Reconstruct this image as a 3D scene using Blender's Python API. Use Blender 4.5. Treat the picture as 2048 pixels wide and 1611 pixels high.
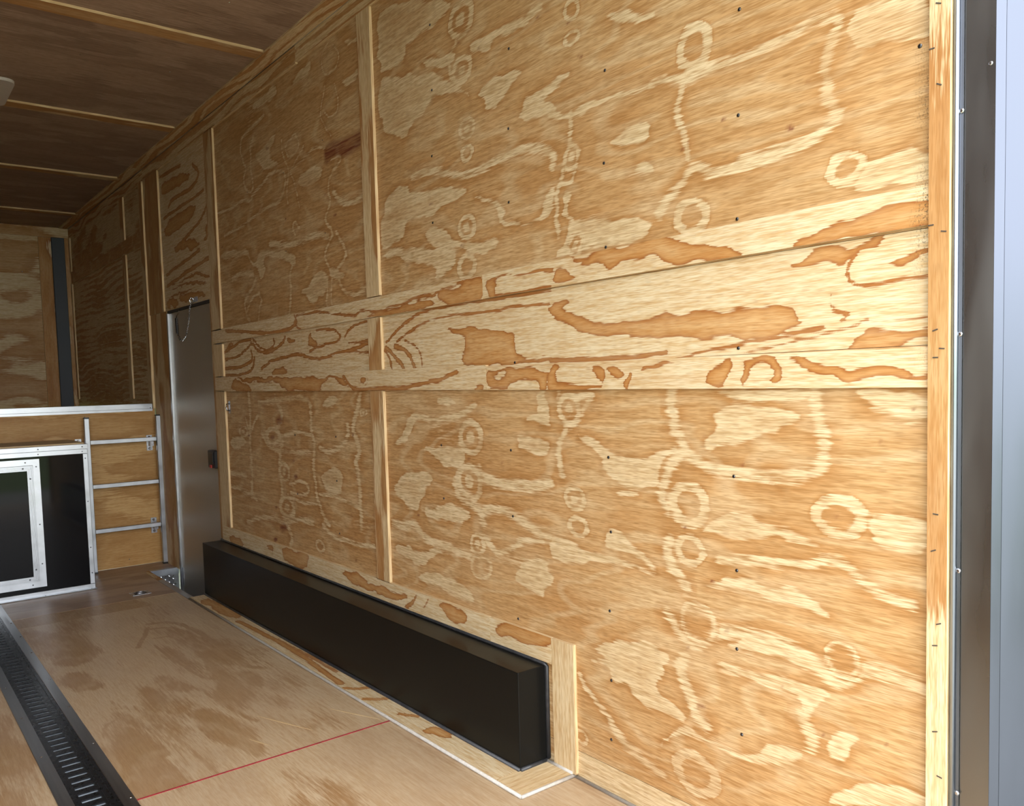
import bpy, bmesh, math, random
import numpy as np
from mathutils import Matrix, Vector
for o in list(bpy.data.objects): bpy.data.objects.remove(o, do_unlink=True)
SC = bpy.context.scene
COL = SC.collection

# ------------------------------------------------------------------ camera
CAM_YAW, CAM_PITCH, CAM_ROLL, CAM_F, CAM_CY = 0.667583747, -0.064260862, -0.0273373178, 1653.38, 64.36
CAM_H = 1.22
fw = Vector((math.sin(CAM_YAW)*math.cos(CAM_PITCH), math.cos(CAM_YAW)*math.cos(CAM_PITCH), math.sin(CAM_PITCH)))
rt = fw.cross(Vector((0, 0, 1))).normalized(); up = rt.cross(fw)
c_, s_ = math.cos(CAM_ROLL), math.sin(CAM_ROLL)
rt, up = c_*rt + s_*up, -s_*rt + c_*up
cd = bpy.data.cameras.new('camera'); cam = bpy.data.objects.new('camera', cd); COL.objects.link(cam)
cam.matrix_world = Matrix(((rt.x, up.x, -fw.x, 0), (rt.y, up.y, -fw.y, 0), (rt.z, up.z, -fw.z, CAM_H), (0, 0, 0, 1)))
cd.sensor_fit = 'HORIZONTAL'; cd.sensor_width = 36; cd.lens = CAM_F/2048*36; cd.shift_y = CAM_CY/2048
cd.clip_start = 0.02; cd.clip_end = 500
SC.camera = cam
# ------------------------------------------------------------------ light: bright overcast daylight through the open rear
w = bpy.data.worlds.new('overcast_sky'); SC.world = w; w.use_nodes = True
bg = w.node_tree.nodes['Background']
bg.inputs['Color'].default_value = (0.92, 0.96, 1.0, 1); bg.inputs['Strength'].default_value = 8.4
SC.view_settings.view_transform = 'Standard'; SC.view_settings.look = 'None'
SC.view_settings.exposure = 0.0; SC.view_settings.gamma = 1.0; SC.view_settings.use_curve_mapping = False
SC.cycles.use_denoising = True; SC.cycles.max_bounces = 6; SC.cycles.diffuse_bounces = 4; SC.cycles.adaptive_threshold = .02; SC.cycles.glossy_bounces = 4

# ------------------------------------------------------------------ helpers
W = 1.668            # inside face of the right wall
XL = -0.80           # inside face of the left wall
ZC = 2.785           # ceiling
YE = 0.60            # rear end of the trailer
YR, YN, ZD = 6.20, 8.84, 1.10   # riser of the raised deck, front wall, deck height
RW = {}              # world position of each object

def lin(r, g, b):
    f = lambda v: ((v/255+0.055)/1.055)**2.4 if v > 10 else v/255/12.92
    return (f(r), f(g), f(b), 1)

def reg(o, loc, parent):
    COL.objects.link(o)
    loc = Vector(loc); RW[o.name] = loc.copy()
    if parent is not None:
        o.parent = parent; o.location = loc - RW[parent.name]
    else: o.location = loc
    return o

def tag(o, label=None, cat=None, group=None, kind=None):
    if label: o['label'] = label
    if cat: o['category'] = cat
    if group: o['group'] = group
    if kind: o['kind'] = kind
    return o

def empty(name, loc=(0, 0, 0), parent=None):
    e = bpy.data.objects.new(name, None); e.empty_display_size = 0.1
    return reg(e, loc, parent)

def struct(name, loc, label, cat):
    return tag(empty(name, loc), label, cat, kind='structure')

def from_bm(name, bm, mats, parent, smooth=False):
    vs = [v.co for v in bm.verts]
    lo = Vector((min(v.x for v in vs), min(v.y for v in vs), min(v.z for v in vs))); hi = Vector((max(v.x for v in vs), max(v.y for v in vs), max(v.z for v in vs)))
    c = (lo+hi)/2
    bmesh.ops.translate(bm, verts=bm.verts, vec=-c)
    bmesh.ops.recalc_face_normals(bm, faces=bm.faces)
    me = bpy.data.meshes.new(name); bm.to_mesh(me); bm.free()
    if not isinstance(mats, (list, tuple)): mats = [mats]
    for m in mats: me.materials.append(m)
    if smooth:
        for p in me.polygons: p.use_smooth = True
    return reg(bpy.data.objects.new(name, me), c, parent)

def bm_box(bm, x0, x1, y0, y1, z0, z1, bev=0.0, seg=1):
    r = bmesh.ops.create_cube(bm, size=1)
    vs = r['verts']
    bmesh.ops.transform(bm, matrix=Matrix.Translation(((x0+x1)/2, (y0+y1)/2, (z0+z1)/2)) @ Matrix.Diagonal((abs(x1-x0), abs(y1-y0), abs(z1-z0), 1)), verts=vs)
    if bev:
        es = list({e for v in vs for e in v.link_edges})
        bmesh.ops.bevel(bm, geom=es, offset=bev, segments=seg, profile=0.5, affect='EDGES')

def box(name, x0, x1, y0, y1, z0, z1, mat, parent=None, bev=0.0, seg=1):
    bm = bmesh.new(); bm_box(bm, x0, x1, y0, y1, z0, z1, bev, seg)
    return from_bm(name, bm, mat, parent)

def bm_tube(bm, pts, r, n=8, cap=True):
    pts = [Vector(p) for p in pts]; rings = []
    for i, p in enumerate(pts):
        t = (pts[min(i+1, len(pts)-1)] - pts[max(i-1, 0)]).normalized()
        a = Vector((0, 0, 1)) if abs(t.z) < 0.9 else Vector((1, 0, 0))
        u = t.cross(a).normalized(); v = t.cross(u)
        rr = r[i] if isinstance(r, (list, tuple)) else r
        rings.append([bm.verts.new(p + rr*(math.cos(2*math.pi*k/n)*u + math.sin(2*math.pi*k/n)*v)) for k in range(n)])
    for a, b in zip(rings, rings[1:]):
        for k in range(n): bm.faces.new((a[k], a[(k+1) % n], b[(k+1) % n], b[k]))
    if cap:
        bm.faces.new(rings[0]); bm.faces.new(rings[-1])

def tube(name, pts, r, mat, parent=None, n=8):
    bm = bmesh.new(); bm_tube(bm, pts, r, n); return from_bm(name, bm, mat, parent, True)

def bm_prism(bm, poly, axis, a, b):
    """extrude a 2D polygon along axis ('z': poly in xy, 'y': poly in xz, 'x': poly in yz)"""
    mk = {'z': lambda p, q, t: (p, q, t), 'y': lambda p, q, t: (p, t, q), 'x': lambda p, q, t: (t, p, q)}[axis]
    A = [bm.verts.new(mk(p, q, a)) for p, q in poly]; B = [bm.verts.new(mk(p, q, b)) for p, q in poly]
    n = len(poly)
    for i in range(n): bm.faces.new((A[i], A[(i+1) % n], B[(i+1) % n], B[i]))
    bm.faces.new(A); bm.faces.new(B)

def prism(name, poly, axis, a, b, mat, parent=None):
    bm = bmesh.new(); bm_prism(bm, poly, axis, a, b); return from_bm(name, bm, mat, parent)

SHARED = {}
def stamp(name, key, build, loc, mat, parent, rot=None):
    """alike small pieces share one mesh"""
    if key not in SHARED:
        bm = bmesh.new(); build(bm); bmesh.ops.recalc_face_normals(bm, faces=bm.faces)
        me = bpy.data.meshes.new(name); bm.to_mesh(me); bm.free(); me.materials.append(mat); SHARED[key] = me
    o = reg(bpy.data.objects.new(name, SHARED[key]), loc, parent)
    if rot: o.rotation_euler = rot
    return o

def b_head(bm, r=0.004, h=0.002):      # dome head along +z, at the origin
    rings = [(r, 0), (r*0.92, h*0.45), (r*0.55, h*0.9)]
    prev = None
    for rr, z in rings:
        cur = [bm.verts.new((rr*math.cos(k*math.pi/4), rr*math.sin(k*math.pi/4), z)) for k in range(8)]
        if prev:
            for k in range(8): bm.faces.new((prev[k], prev[(k+1) % 8], cur[(k+1) % 8], cur[k]))
        prev = cur
    bm.faces.new(prev)

ROT = {'-x': (0, -math.pi/2, 0), '-y': (math.pi/2, 0, 0), '+z': None, '-z': (math.pi, 0, 0)}
def screw(loc, face, parent, mat=None, r=0.0046, name='screw'):
    m = mat or M['screw']
    return stamp(name, ('s', r, m.name), lambda bm: b_head(bm, r, r*0.5), loc, m, parent, ROT[face])

# ------------------------------------------------------------------ wood figure (grain contours of rotary-cut veneer), in metres
FIG={'UR':[('p',0,[2885,2654,2779,2649,2632,2613,2390,2525,2408,2491,2480,2469,2606,2473,2680,2482,2690,2448,2712,2423,2783,2413,2895,2431]),
('p',0,[2593,2389,2454,2354,2379,2348,2375,2329,2424,2304,2489,2324,2532,2352]),
('p',0,[2279,2308,2202,2297,2164,2309,2039,2309,1922,2317,1890,2331,1913,2344,2037,2338,2162,2338,2238,2342,2287,2341]),
('p',0,[2898,2402,2698,2368,2447,2287,2365,2228,2286,2171,2325,2205,2483,2238,2540,2224,2588,2194,2661,2176,2701,2135,2814,2169,2904,2225]),
('p',0,[2207,2194,2150,2204,2044,2183,2019,2170,2063,2157,2109,2122,2173,2107,2210,2128,2236,2191]),
('p',0,[2029,2041,2014,2074,1939,2095,1844,2102,1814,2103,1845,2083,1900,2063,1924,2055,1878,2024,1795,1995,1759,1985,1708,2000,1640,2002,1495,1977,1496,1968,1634,1989,1702,1984,1752,1959,1825,1983,1934,2019]),
('p',0,[2898,1948,2736,1986,2677,1933,2629,1930,2535,1930,2425,1917,2331,1889,2343,1868,2385,1859,2473,1839,2541,1826,2683,1844,2735,1827,2790,1777,2884,1757,2925,1763]),
('p',0,[2303,1843,2226,1812,2161,1789,2135,1734,2091,1711,1954,1699,1897,1710,1886,1796,1910,1795,1937,1712,2012,1709,2108,1730,2142,1791,2244,1832]),
('p',0,[1840,1776,1795,1768,1792,1752,1818,1742,1783,1691,1835,1710]),
('p',0,[2591,1779,2510,1784,2434,1754,2415,1709,2352,1700,2251,1702,2138,1677,2167,1656,2254,1648,2303,1663,2353,1682,2481,1694,2570,1732]),
('p',0,[2928,1729,2718,1701,2598,1666,2531,1627,2509,1599,2420,1625,2396,1664,2438,1688,2572,1713,2753,1745,2885,1744]),
('p',0,[1894,1591,1837,1650,1813,1691,1746,1694,1623,1659,1503,1643,1504,1589,1611,1591,1749,1601,1824,1582]),
('p',0,[1651,1867,1571,1889,1497,1888,1498,1844,1566,1847]),
('p',0,[1574,1775,1500,1786,1500,1751]),
('p',0,[1648,2210,1595,2214,1570,2196,1491,2164,1492,2147,1570,2179,1622,2192]),
('s',21,[2673,1996,2554,1992,2444,1954,2340,1926,2240,1928,2099,1941,2011,1942,1905,1917,1875,1885,1884,1856]),
('s',14,[1799,1991,1801,1927,1829,1874,1838,1826,1855,1799,1871,1772,1868,1654]),
('s',10,[1847,1798,1802,1789,1778,1833,1770,1876]),
('k',1,[2332,2441,79,67]),
('k',1,[2336,2277,63,51]),
('k',0,[1789,2275,38,36]),
('k',0,[1788,2200,42,24]),
('k',1,[2316,2077,52,40]),
('k',0,[2321,1997,41,31]),
('k',1,[1803,1864,34,42]),
('k',1,[2334,1753,57,44]),
('k',0,[2344,1616,60,47]),
('k',1,[1793,1613,37,37]),
('s',11,[2396,2423,2357,2375,2422,2344,2405,2269,2364,2234]),
('p',0,[946,1976,897,1976,763,1927,763,1863,829,1880,872,1888,913,1884,942,1918,939,1941]),
('p',0,[897,1660,762,1658,761,1596,859,1590,910,1593,923,1617]),
('p',0,[1220,1733,1099,1735,1025,1740,990,1753,1015,1728,1099,1706,1178,1707,1294,1707]),
('s',16,[1495,1981,1430,1977,1372,1955,1335,1967,1268,1964,1200,1963,1136,1969,1079,1973,1031,1982,976,1968]),
('s',21,[976,1968,969,1948,986,1917,993,1882,1000,1865,990,1837,993,1814,980,1785,966,1766,990,1753,1018,1732,1069,1719,1130,1713,1203,1712,1294,1710,1348,1740,1367,1740,1401,1700,1446,1671,1472,1645]),
('s',15,[1396,1942,1407,1886,1384,1829,1371,1767]),
('k',0,[1350,2032,58,64]),
('k',0,[953,1651,46,42]),
('k',0,[1364,1622,62,48]),
('x',0,[1093,1773,1082,1774,1073,1766,1080,1759,1091,1765]),
('x',0,[788,1766,779,1767,772,1763,774,1755,784,1757]),
('x',0,[1044,1857,1037,1855,1031,1853,1037,1851]),
('x',0,[1273,1838,1265,1836,1258,1834,1265,1831]),
('x',0,[1035,1903,1028,1901,1022,1899,1028,1897]),
('x',0,[950,1903,944,1901,938,1899,944,1897]),
('x',0,[1376,1807,1368,1805,1359,1803,1368,1800]),
('x',0,[1400,1797,1392,1795,1383,1793,1392,1789]),
('x',0,[1953,2316,1938,2310,1924,2306,1939,2304]),
('x',0,[2577,1877,2556,1871,2535,1869,2556,1864]),
('x',0,[2365,2378,2346,2371,2328,2366,2347,2364]),
('x',0,[1767,2142,1754,2137,1741,2134,1754,2131]),
('x',0,[2252,2322,2235,2314,2217,2311,2235,2308]),
('x',0,[1818,2253,1805,2247,1792,2244,1805,2241]),
('x',0,[2381,1699,2363,1694,2344,1693,2363,1687])],'LR':[('p',0,[1802,1070,1753,1032,1713,1005,1699,966,1652,936,1600,918,1549,911,1534,929,1492,935,1484,964,1443,1009,1403,1031,1429,1035,1483,1012,1540,993,1612,1016,1689,1023,1736,1049]),
('p',0,[1649,908,1600,912,1542,896,1586,886,1631,893]),
('p',0,[1296,1124,1232,1149,1165,1149,1113,1136,1075,1112,1103,1091,1134,1072,1182,1072,1238,1053,1285,1044,1321,1030,1333,1054,1291,1080,1302,1104]),
('p',0,[1289,1180,1057,1180,1062,1163,1139,1158,1176,1163,1198,1156,1237,1153,1266,1167]),
('p',0,[932,915,897,906,875,912,871,863,846,854,770,857,771,924,871,921]),
('p',0,[1343,824,1270,873,1212,889,1168,875,1115,867,1054,861,1006,849,1030,839,1074,849,1158,834,1241,823,1300,825]),
('p',0,[1320,687,1290,710,1225,726,1158,725,1095,723,1045,714,1006,699,982,677,1030,681,1106,693,1186,701,1272,695]),
('p',0,[1688,786,1618,789,1574,745,1532,719,1490,699,1575,723,1635,731,1681,741]),
('p',0,[1938,730,1848,730,1722,718,1583,700,1476,696,1605,691,1764,683,1941,668]),
('p',0,[936,1179,772,1174,772,1120,871,1134,923,1158]),
('p',0,[1211,984,1114,961,1156,964,1239,972]),
('s',18,[1877,1175,1870,1122,1845,1081,1872,1050,1887,1014,1885,954,1868,931]),
('s',17,[1799,1169,1724,1180,1784,1123,1828,1081]),
('s',23,[1439,1178,1447,1147,1427,1122,1441,1096,1409,1067,1396,1037]),
('s',23,[1028,1176,1024,1141,1014,1098,1000,1033,1024,1001,1063,987,1156,983,1239,982,1316,991,1390,1022]),
('s',25,[1396,1032,1436,994,1464,950,1479,907,1452,868]),
('s',29,[1447,790,1461,751,1435,713,1396,673]),
('s',18,[1295,761,1213,778,1131,777,1040,787,1006,810,959,808,932,791,905,766,871,751,809,742]),
('k',1,[1834,1134,52,53]),
('k',1,[1818,864,52,38]),
('k',0,[1812,782,52,36]),
('k',0,[1383,890,71,64]),
('k',0,[966,906,69,52]),
('k',0,[1382,773,49,44]),
('p',0,[1730,433,1673,458,1688,478,1626,475,1573,487,1494,495,1460,466,1488,437,1468,415,1510,393,1497,369,1442,337,1403,311,1456,300,1512,305,1563,306,1599,329,1629,355,1668,350,1675,383,1715,384,1773,381,1707,404]),
('p',0,[1238,585,1171,591,1086,583,1016,559,987,540,1056,549,1133,557,1216,556,1286,560]),
('p',0,[1317,507,1245,505,1133,514,1056,512,983,510,1007,471,1041,433,1061,423,1051,458,1081,482,1161,483,1275,482]),
('p',0,[1443,277,1390,299,1351,286,1302,282,1218,295,1162,328,1082,351,1047,349,1108,304,1190,285,1277,279,1339,274,1403,274,1471,235,1500,204]),
('p',0,[1017,234,983,289,914,328,787,367,787,325]),
('p',0,[1007,408,950,439,914,429,941,376,983,348]),
('s',30,[1406,484,1427,453,1401,412,1382,370,1370,332,1338,321]),
('s',25,[1464,593,1431,563,1399,533,1367,525,1328,555,1285,580,1238,590,1160,589,1081,579,1031,564,992,543,964,537,941,552,919,575,871,582,829,582,788,573]),
('s',27,[1061,423,1036,394,1041,369]),
('s',20,[1688,222,1664,195,1634,176,1589,157,1530,143,1494,134]),
('s',14,[1818,328,1760,271,1711,244,1680,225]),
('k',0,[1372,179,83,64]),
('k',0,[1811,135,32,28]),
('k',2,[964,590,43,44]),
('k',2,[1359,589,62,57]),
('p',0,[2877,997,2788,1032,2797,1076,2723,1109,2666,1097,2725,1078,2734,1040,2766,1002,2852,992]),
('p',0,[2656,984,2573,982,2426,986,2388,959,2420,923,2492,910,2544,927,2586,955]),
('p',0,[2562,1173,2498,1176,2427,1153,2479,1144,2552,1152]),
('p',0,[1989,1184,1922,1184,1925,1089,1969,1093,2041,1102,1960,1134]),
('p',0,[2076,1050,1927,1044,1928,1004,1966,987,2045,994,2103,1001,2060,1029]),
('p',0,[2667,728,2631,757,2542,772,2438,771,2359,750,2380,725,2472,720,2567,715,2645,712]),
('p',0,[2915,826,2799,873,2645,896,2592,852,2674,802,2713,729,2759,743,2843,767,2892,789]),
('p',0,[2894,585,2806,591,2736,556,2664,598,2585,603,2564,582,2510,590,2643,564,2715,521,2785,536,2883,554]),
('p',0,[2717,489,2590,517,2453,504,2374,477,2337,438,2436,442,2594,448,2695,462]),
('p',0,[2129,593,2060,641,1941,660,1945,546,2039,550,2105,565]),
('s',19,[2724,1102,2588,1089,2450,1098,2369,1119,2320,1142]),
('s',33,[2303,919,2276,893,2204,882,2091,891,2009,882,1932,904]),
('s',26,[2453,863,2436,812,2357,796,2301,774,2284,731]),
('s',24,[2282,781,2181,797,2095,780,2039,755,1938,731]),
('s',19,[2304,700,2250,668,2215,640,2117,676,2099,699,1976,721]),
('s',25,[2914,662,2814,661,2740,682,2706,655,2651,625,2530,623,2427,608,2367,611]),
('k',1,[2350,1032,77,65]),
('k',1,[2363,875,83,66]),
('k',1,[2326,657,44,40]),
('k',2,[2310,580,68,46]),
('x',0,[1340,1070,1333,1074,1326,1070,1333,1067]),
('x',0,[1408,827,1400,832,1392,829,1400,825]),
('x',0,[980,907,975,911,969,908,975,905]),
('x',0,[811,1145,807,1148,802,1145,807,1142]),
('x',0,[881,1077,876,1080,871,1077,876,1074]),
('x',0,[1226,1004,1219,1008,1212,1005,1219,1001]),
('x',0,[1321,701,1314,706,1307,704,1314,699]),
('x',0,[1404,509,1396,515,1387,513,1396,508]),
('x',0,[1371,363,1363,369,1355,368,1363,362]),
('x',0,[1355,366,1347,372,1339,371,1347,366]),
('x',0,[1275,585,1267,591,1260,589,1267,585]),
('x',0,[1013,401,1007,406,1001,405,1007,400]),
('x',0,[867,428,862,433,856,432,862,428]),
('x',0,[1119,487,1112,492,1106,491,1112,487]),
('x',0,[2375,956,2363,959,2352,957,2363,953]),
('x',0,[2141,663,2130,667,2120,666,2130,661]),
('x',0,[2184,952,2174,955,2163,953,2174,949]),
('x',0,[2728,715,2714,720,2700,719,2714,714])],'LL':[('s',26,[4413,1191,4406,1060,4432,954,4431,865,4421,760,4437,634]),
('s',15,[4478,1059,4429,972,4287,1088]),
('s',24,[4061,1173,4005,1124,3970,1076,4059,1009,3972,962,4032,886,4039,820,4011,706,4043,603,3990,535,3917,470,3942,425]),
('s',21,[4280,1148,4063,1157,3899,1173,3675,1172,3629,1104,3654,1028,3608,961,3634,876,3625,785,3608,695,3554,624,3491,586]),
('s',25,[3146,1178,3180,1109,3212,1081,3231,1032,3177,979,3166,931,3213,900,3188,839,3179,770,3186,686,3178,610]),
('s',20,[4255,986,4175,921,4050,902,3871,902,3665,913]),
('s',21,[3558,940,3459,923,3329,958,3263,1010,3274,1052]),
('s',15,[3960,987,3802,1008,3657,997]),
('s',14,[3927,746,3753,767,3683,734,3741,698,3912,698]),
('s',12,[3953,686,3801,660,3619,671]),
('s',13,[3579,720,3444,732,3289,711,3185,700]),
('s',20,[4529,480,4334,529,4134,543,4010,532,3907,561,3771,584,3664,573]),
('s',23,[4774,735,4592,748,4520,735]),
('s',18,[4758,661,4556,650,4368,623]),
('s',17,[3559,578,3463,530,3366,535,3213,534,3070,548]),
('p',0,[3521,1150,3403,1179,3358,1150,3409,1121,3506,1128]),
('p',0,[3535,822,3433,858,3340,828,3330,764,3380,731,3510,734,3557,775]),
('p',0,[4234,978,4144,1006,4002,969,4028,919,4152,930]),
('p',0,[4746,942,4588,966,4469,944,4573,894,4728,878]),
('k',1,[4524,986,73,32]),
('k',0,[4105,974,106,51]),
('k',1,[3980,799,71,50]),
('k',1,[3970,619,101,59]),
('k',0,[3603,473,53,35]),
('k',1,[3123,1110,35,20]),
('x',0,[3876,782,3843,797,3814,786,3846,771]),
('x',0,[4086,502,4020,535,3961,517,4026,485]),
('x',0,[4152,968,4114,984,4080,971,4118,955]),
('x',0,[4070,1058,4009,1082,3955,1060,4015,1036]),
('x',0,[3889,861,3864,872,3842,864,3866,853]),
('x',0,[3240,1011,3225,1018,3211,1012,3226,1004]),
('x',0,[4461,966,4441,974,4423,967,4443,960]),
('x',0,[3215,834,3203,840,3192,835,3204,829]),
('x',0,[3256,457,3241,466,3228,461,3243,453]),
('x',0,[4127,603,4104,614,4084,608,4106,597]),
('x',0,[4171,428,4134,446,4101,437,4137,419])],'UL':[('s',14,[4038,2576,4129,2559,4260,2558,4351,2532,4378,2481,4338,2409,4304,2373,4350,2319,4319,2256,4225,2238,4227,2301,4247,2368,4224,2397,4235,2462,4191,2507]),
('s',14,[4767,2221,4570,2209,4403,2222,4268,2198,4207,2235,4077,2250,4003,2282,3853,2266,3808,2234,3832,2162,3902,2123,4057,2125,4222,2112,4341,2090,4482,2084,4674,2084]),
('s',10,[3837,2408,3837,2337,3786,2281,3774,2253]),
('s',10,[3695,2398,3639,2354,3658,2321,3752,2305,3797,2334,3792,2371,3695,2398]),
('s',10,[3774,2246,3796,2193,3803,2131,3791,2096]),
('s',10,[3760,2237,3718,2190,3680,2114,3670,2055]),
('s',10,[3598,2319,3694,2267,3760,2237]),
('s',11,[3378,2262,3485,2293,3604,2265,3728,2243]),
('s',12,[3351,2121,3369,2072,3346,2032,3391,1982,3408,1949,3332,1895,3376,1855,3434,1809,3398,1762,3362,1716]),
('s',21,[3317,2062,3257,2004,3159,1986,3005,2001]),
('s',13,[3307,1885,3247,1830,3214,1785,3254,1750,3335,1719]),
('s',13,[3403,1703,3423,1639,3416,1566]),
('s',9,[3364,1693,3383,1635,3375,1569]),
('s',15,[3299,1685,3253,1622,3155,1606,3034,1628]),
('s',16,[3773,1817,3810,1769,3802,1703,3831,1582]),
('s',17,[4244,1792,4286,1755,4411,1702,4401,1628,4348,1573]),
('s',12,[4197,1717,4313,1700,4379,1641]),
('s',14,[4216,1712,4164,1686,4207,1634,4232,1579]),
('s',24,[4580,1831,4432,1850,4278,1825]),
('s',23,[4025,1944,3827,1908,3641,1900,3467,1904,3387,1880]),
('s',12,[3729,1939,3756,1981,3722,2007,3680,1963]),
('s',10,[3331,2198,3252,2204,3230,2176,3309,2153,3351,2121]),
('p',0,[4167,2405,4038,2429,3897,2455,3935,2418,3991,2385,3978,2343,3850,2295,3984,2298,4086,2320,4135,2364]),
('p',0,[3640,2199,3522,2211,3413,2181,3430,2149,3529,2140,3616,2145,3658,2178]),
('p',0,[3402,1721,3346,1744,3258,1704,3261,1675,3326,1677]),
('p',0,[3696,1667,3603,1695,3541,1731,3455,1739,3403,1709,3421,1663,3493,1634,3554,1596,3597,1607,3609,1633]),
('p',0,[4753,2004,4498,1969,4319,1951,4306,1907,4233,1876,4190,1919,4080,1925,3929,1883,3769,1861,3742,1813,3790,1806,3900,1846,4084,1891,4142,1864,4114,1792,4189,1779,4199,1850,4308,1886,4361,1935,4564,1948,4715,1953]),
('s',8,[3315,2683,3372,2658,3385,2615,3346,2552,3301,2554,3230,2567,3217,2616,3264,2662]),
('s',8,[3357,2528,3370,2492,3400,2461,3415,2405,3357,2331,3324,2299]),
('s',8,[3270,2503,3241,2437,3246,2380,3317,2372,3368,2413]),
('p',0,[3493,2669,3573,2657,3676,2651,3699,2628,3598,2615,3498,2626]),
('p',0,[3913,2677,4008,2669,4080,2667,4180,2667,4135,2627,4013,2621,3919,2626,3860,2649]),
('p',0,[3219,2488,3119,2488,3037,2511,3039,2486,3105,2462,3171,2466]),
('p',0,[3172,2647,3091,2628,3012,2627,3013,2609,3093,2610,3157,2627]),
('x',0,[3392,2259,3323,2278,3222,2259,3100,2257,2996,2255,3001,2195,3106,2187,3204,2181,3303,2215,3386,2181]),
('x',0,[4041,2413,4013,2415,3987,2404,4015,2402]),
('x',0,[3397,2258,3378,2261,3360,2253,3379,2251]),
('x',0,[3843,2032,3830,2035,3817,2032,3830,2029]),
('x',0,[3408,2063,3397,2065,3386,2062,3397,2060]),
('x',0,[3334,1964,3312,1968,3292,1960,3313,1957]),
('x',0,[4738,2027,4715,2030,4694,2025,4717,2021]),
('x',0,[4640,1756,4622,1760,4605,1757,4623,1753]),
('x',0,[4678,2489,4660,2491,4643,2486,4661,2484])],'U1':[('t',19,[4691,1553,4454,1533,4236,1510,4010,1500,3762,1501,3736,1555]),
('t',13,[3755,1565,3719,1530,3760,1517,3685,1487]),
('t',11,[3735,1563,3476,1558,3374,1542,3276,1534,3152,1513,3075,1535,2934,1517,2800,1525,2673,1543,2567,1545,2533,1535,2504,1554,2411,1559,2348,1570]),
('d',0,[3004,1519,2800,1522,2674,1539,2556,1541,2524,1507,2616,1500,2802,1496,2908,1494,3078,1504]),
('d',0,[2499,1550,2390,1560,2328,1570,2225,1573,2226,1497,2292,1498,2394,1501,2479,1503,2511,1527])],'U2':[('d',0,[2220,1564,2146,1566,2057,1564,1973,1562,1894,1560,1895,1540,1965,1551,2057,1561,2173,1564,2175,1523,2167,1505,2214,1499]),
('t',8,[2195,1505,2059,1504,1896,1503]),
('d',0,[1894,1553,1841,1552,1791,1535,1783,1512,1843,1507,1896,1507]),
('d',0,[1832,1574,1684,1576,1550,1576,1461,1581,1371,1557,1292,1539,1235,1519,1202,1501,1252,1498,1323,1503,1410,1506,1476,1515,1502,1531,1573,1538,1625,1531,1670,1526,1693,1545]),
('d',0,[1087,1507,1053,1519,987,1534,908,1541,846,1550,759,1549,759,1503,845,1499,951,1500,1019,1497,1077,1499])],'MR':[('t',13,[2910,1390,2827,1432,2697,1481,2520,1498,2308,1497,2119,1496,1910,1499]),
('t',11,[2830,1385,2764,1415,2639,1445,2467,1463,2261,1458,2076,1459,1912,1455]),
('t',20,[2912,1369,2847,1333,2797,1304,2774,1270]),
('t',20,[2844,1373,2768,1356,2720,1315,2698,1275]),
('t',10,[2766,1389,2680,1365,2647,1318,2649,1286]),
('t',13,[2926,1357,2888,1328,2864,1280]),
('d',0,[2525,1406,2353,1413,2169,1400,2080,1378,2091,1335,2074,1307,1989,1292,1918,1295,1918,1284,2041,1283,2174,1283,2320,1276,2381,1278,2390,1302,2357,1348,2365,1384]),
('d',0,[1912,1456,1798,1446,1851,1422,1758,1397,1633,1374,1503,1378,1371,1380,1235,1381,1086,1370,1076,1336,1042,1325,1127,1304,1230,1301,1385,1319,1589,1336,1784,1359,1886,1407]),
('d',0,[1110,1467,1065,1479,1008,1494,958,1485,931,1481,914,1495,872,1501,893,1484,931,1469,949,1447,1003,1452,1061,1459]),
('d',0,[949,1265,914,1296,872,1309,831,1295,769,1303,769,1280,811,1278,851,1266,897,1262]),
('d',0,[872,1441,831,1452,770,1458,770,1443,812,1433,847,1426]),
('t',14,[1918,1282,1746,1281,1554,1279,1451,1285]),
('t',8,[1418,1266,1324,1282,1208,1295,1101,1307,1004,1318]),
('t',6,[1230,1268,1102,1289,1004,1306,936,1314,901,1328]),
('t',9,[985,1355,940,1343,958,1332]),
('t',4,[990,1385,994,1368,981,1359]),
('t',9,[931,1473,945,1450,949,1422,931,1408,889,1401,839,1404,769,1403]),
('t',6,[897,1323,831,1326,769,1327])],'ML':[('t',19,[4771,1431,4602,1462,4493,1484,4343,1485]),
('t',16,[4713,1448,4653,1484,4602,1462,4685,1447]),
('t',14,[4318,1488,4251,1444,4117,1411,4025,1441,4043,1468]),
('t',18,[4749,1391,4530,1402,4424,1434,4321,1466,4277,1427,4163,1404,4028,1416,3938,1445,3894,1468]),
('t',21,[4784,1343,4565,1342,4383,1359,4331,1385,4351,1422]),
('t',18,[4761,1303,4466,1301,4338,1330,4307,1384]),
('t',17,[4219,1327,4055,1365,3863,1374,3742,1386,3630,1357,3486,1351,3348,1368,3187,1376,3036,1397]),
('t',13,[3627,1389,3480,1413,3360,1414,3293,1433,3339,1465,3439,1479,3545,1479]),
('t',12,[3261,1431,3226,1465,3147,1481,3029,1487]),
('t',12,[3231,1407,3109,1400,3035,1410]),
('t',9,[3348,1361,3266,1372,3039,1358]),
('d',0,[4098,1288,4037,1330,3931,1326,3881,1304,3957,1281]),
('d',0,[3895,1460,3773,1461,3756,1435,3857,1432]),
('d',0,[3639,1461,3582,1473,3603,1443,3516,1407,3608,1396,3662,1414])],'L1':[('d',0,[4618,1291,3766,1272,3504,1267,3284,1266,3239,1232,3209,1206,3272,1217,3334,1255,3401,1257,3509,1220,3475,1200,3696,1201,3894,1216,4017,1252,4106,1253,4290,1266,4366,1249,4464,1269]),
('d',0,[4618,1291,4491,1260,4344,1230,4347,1206,4630,1209]),
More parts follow.
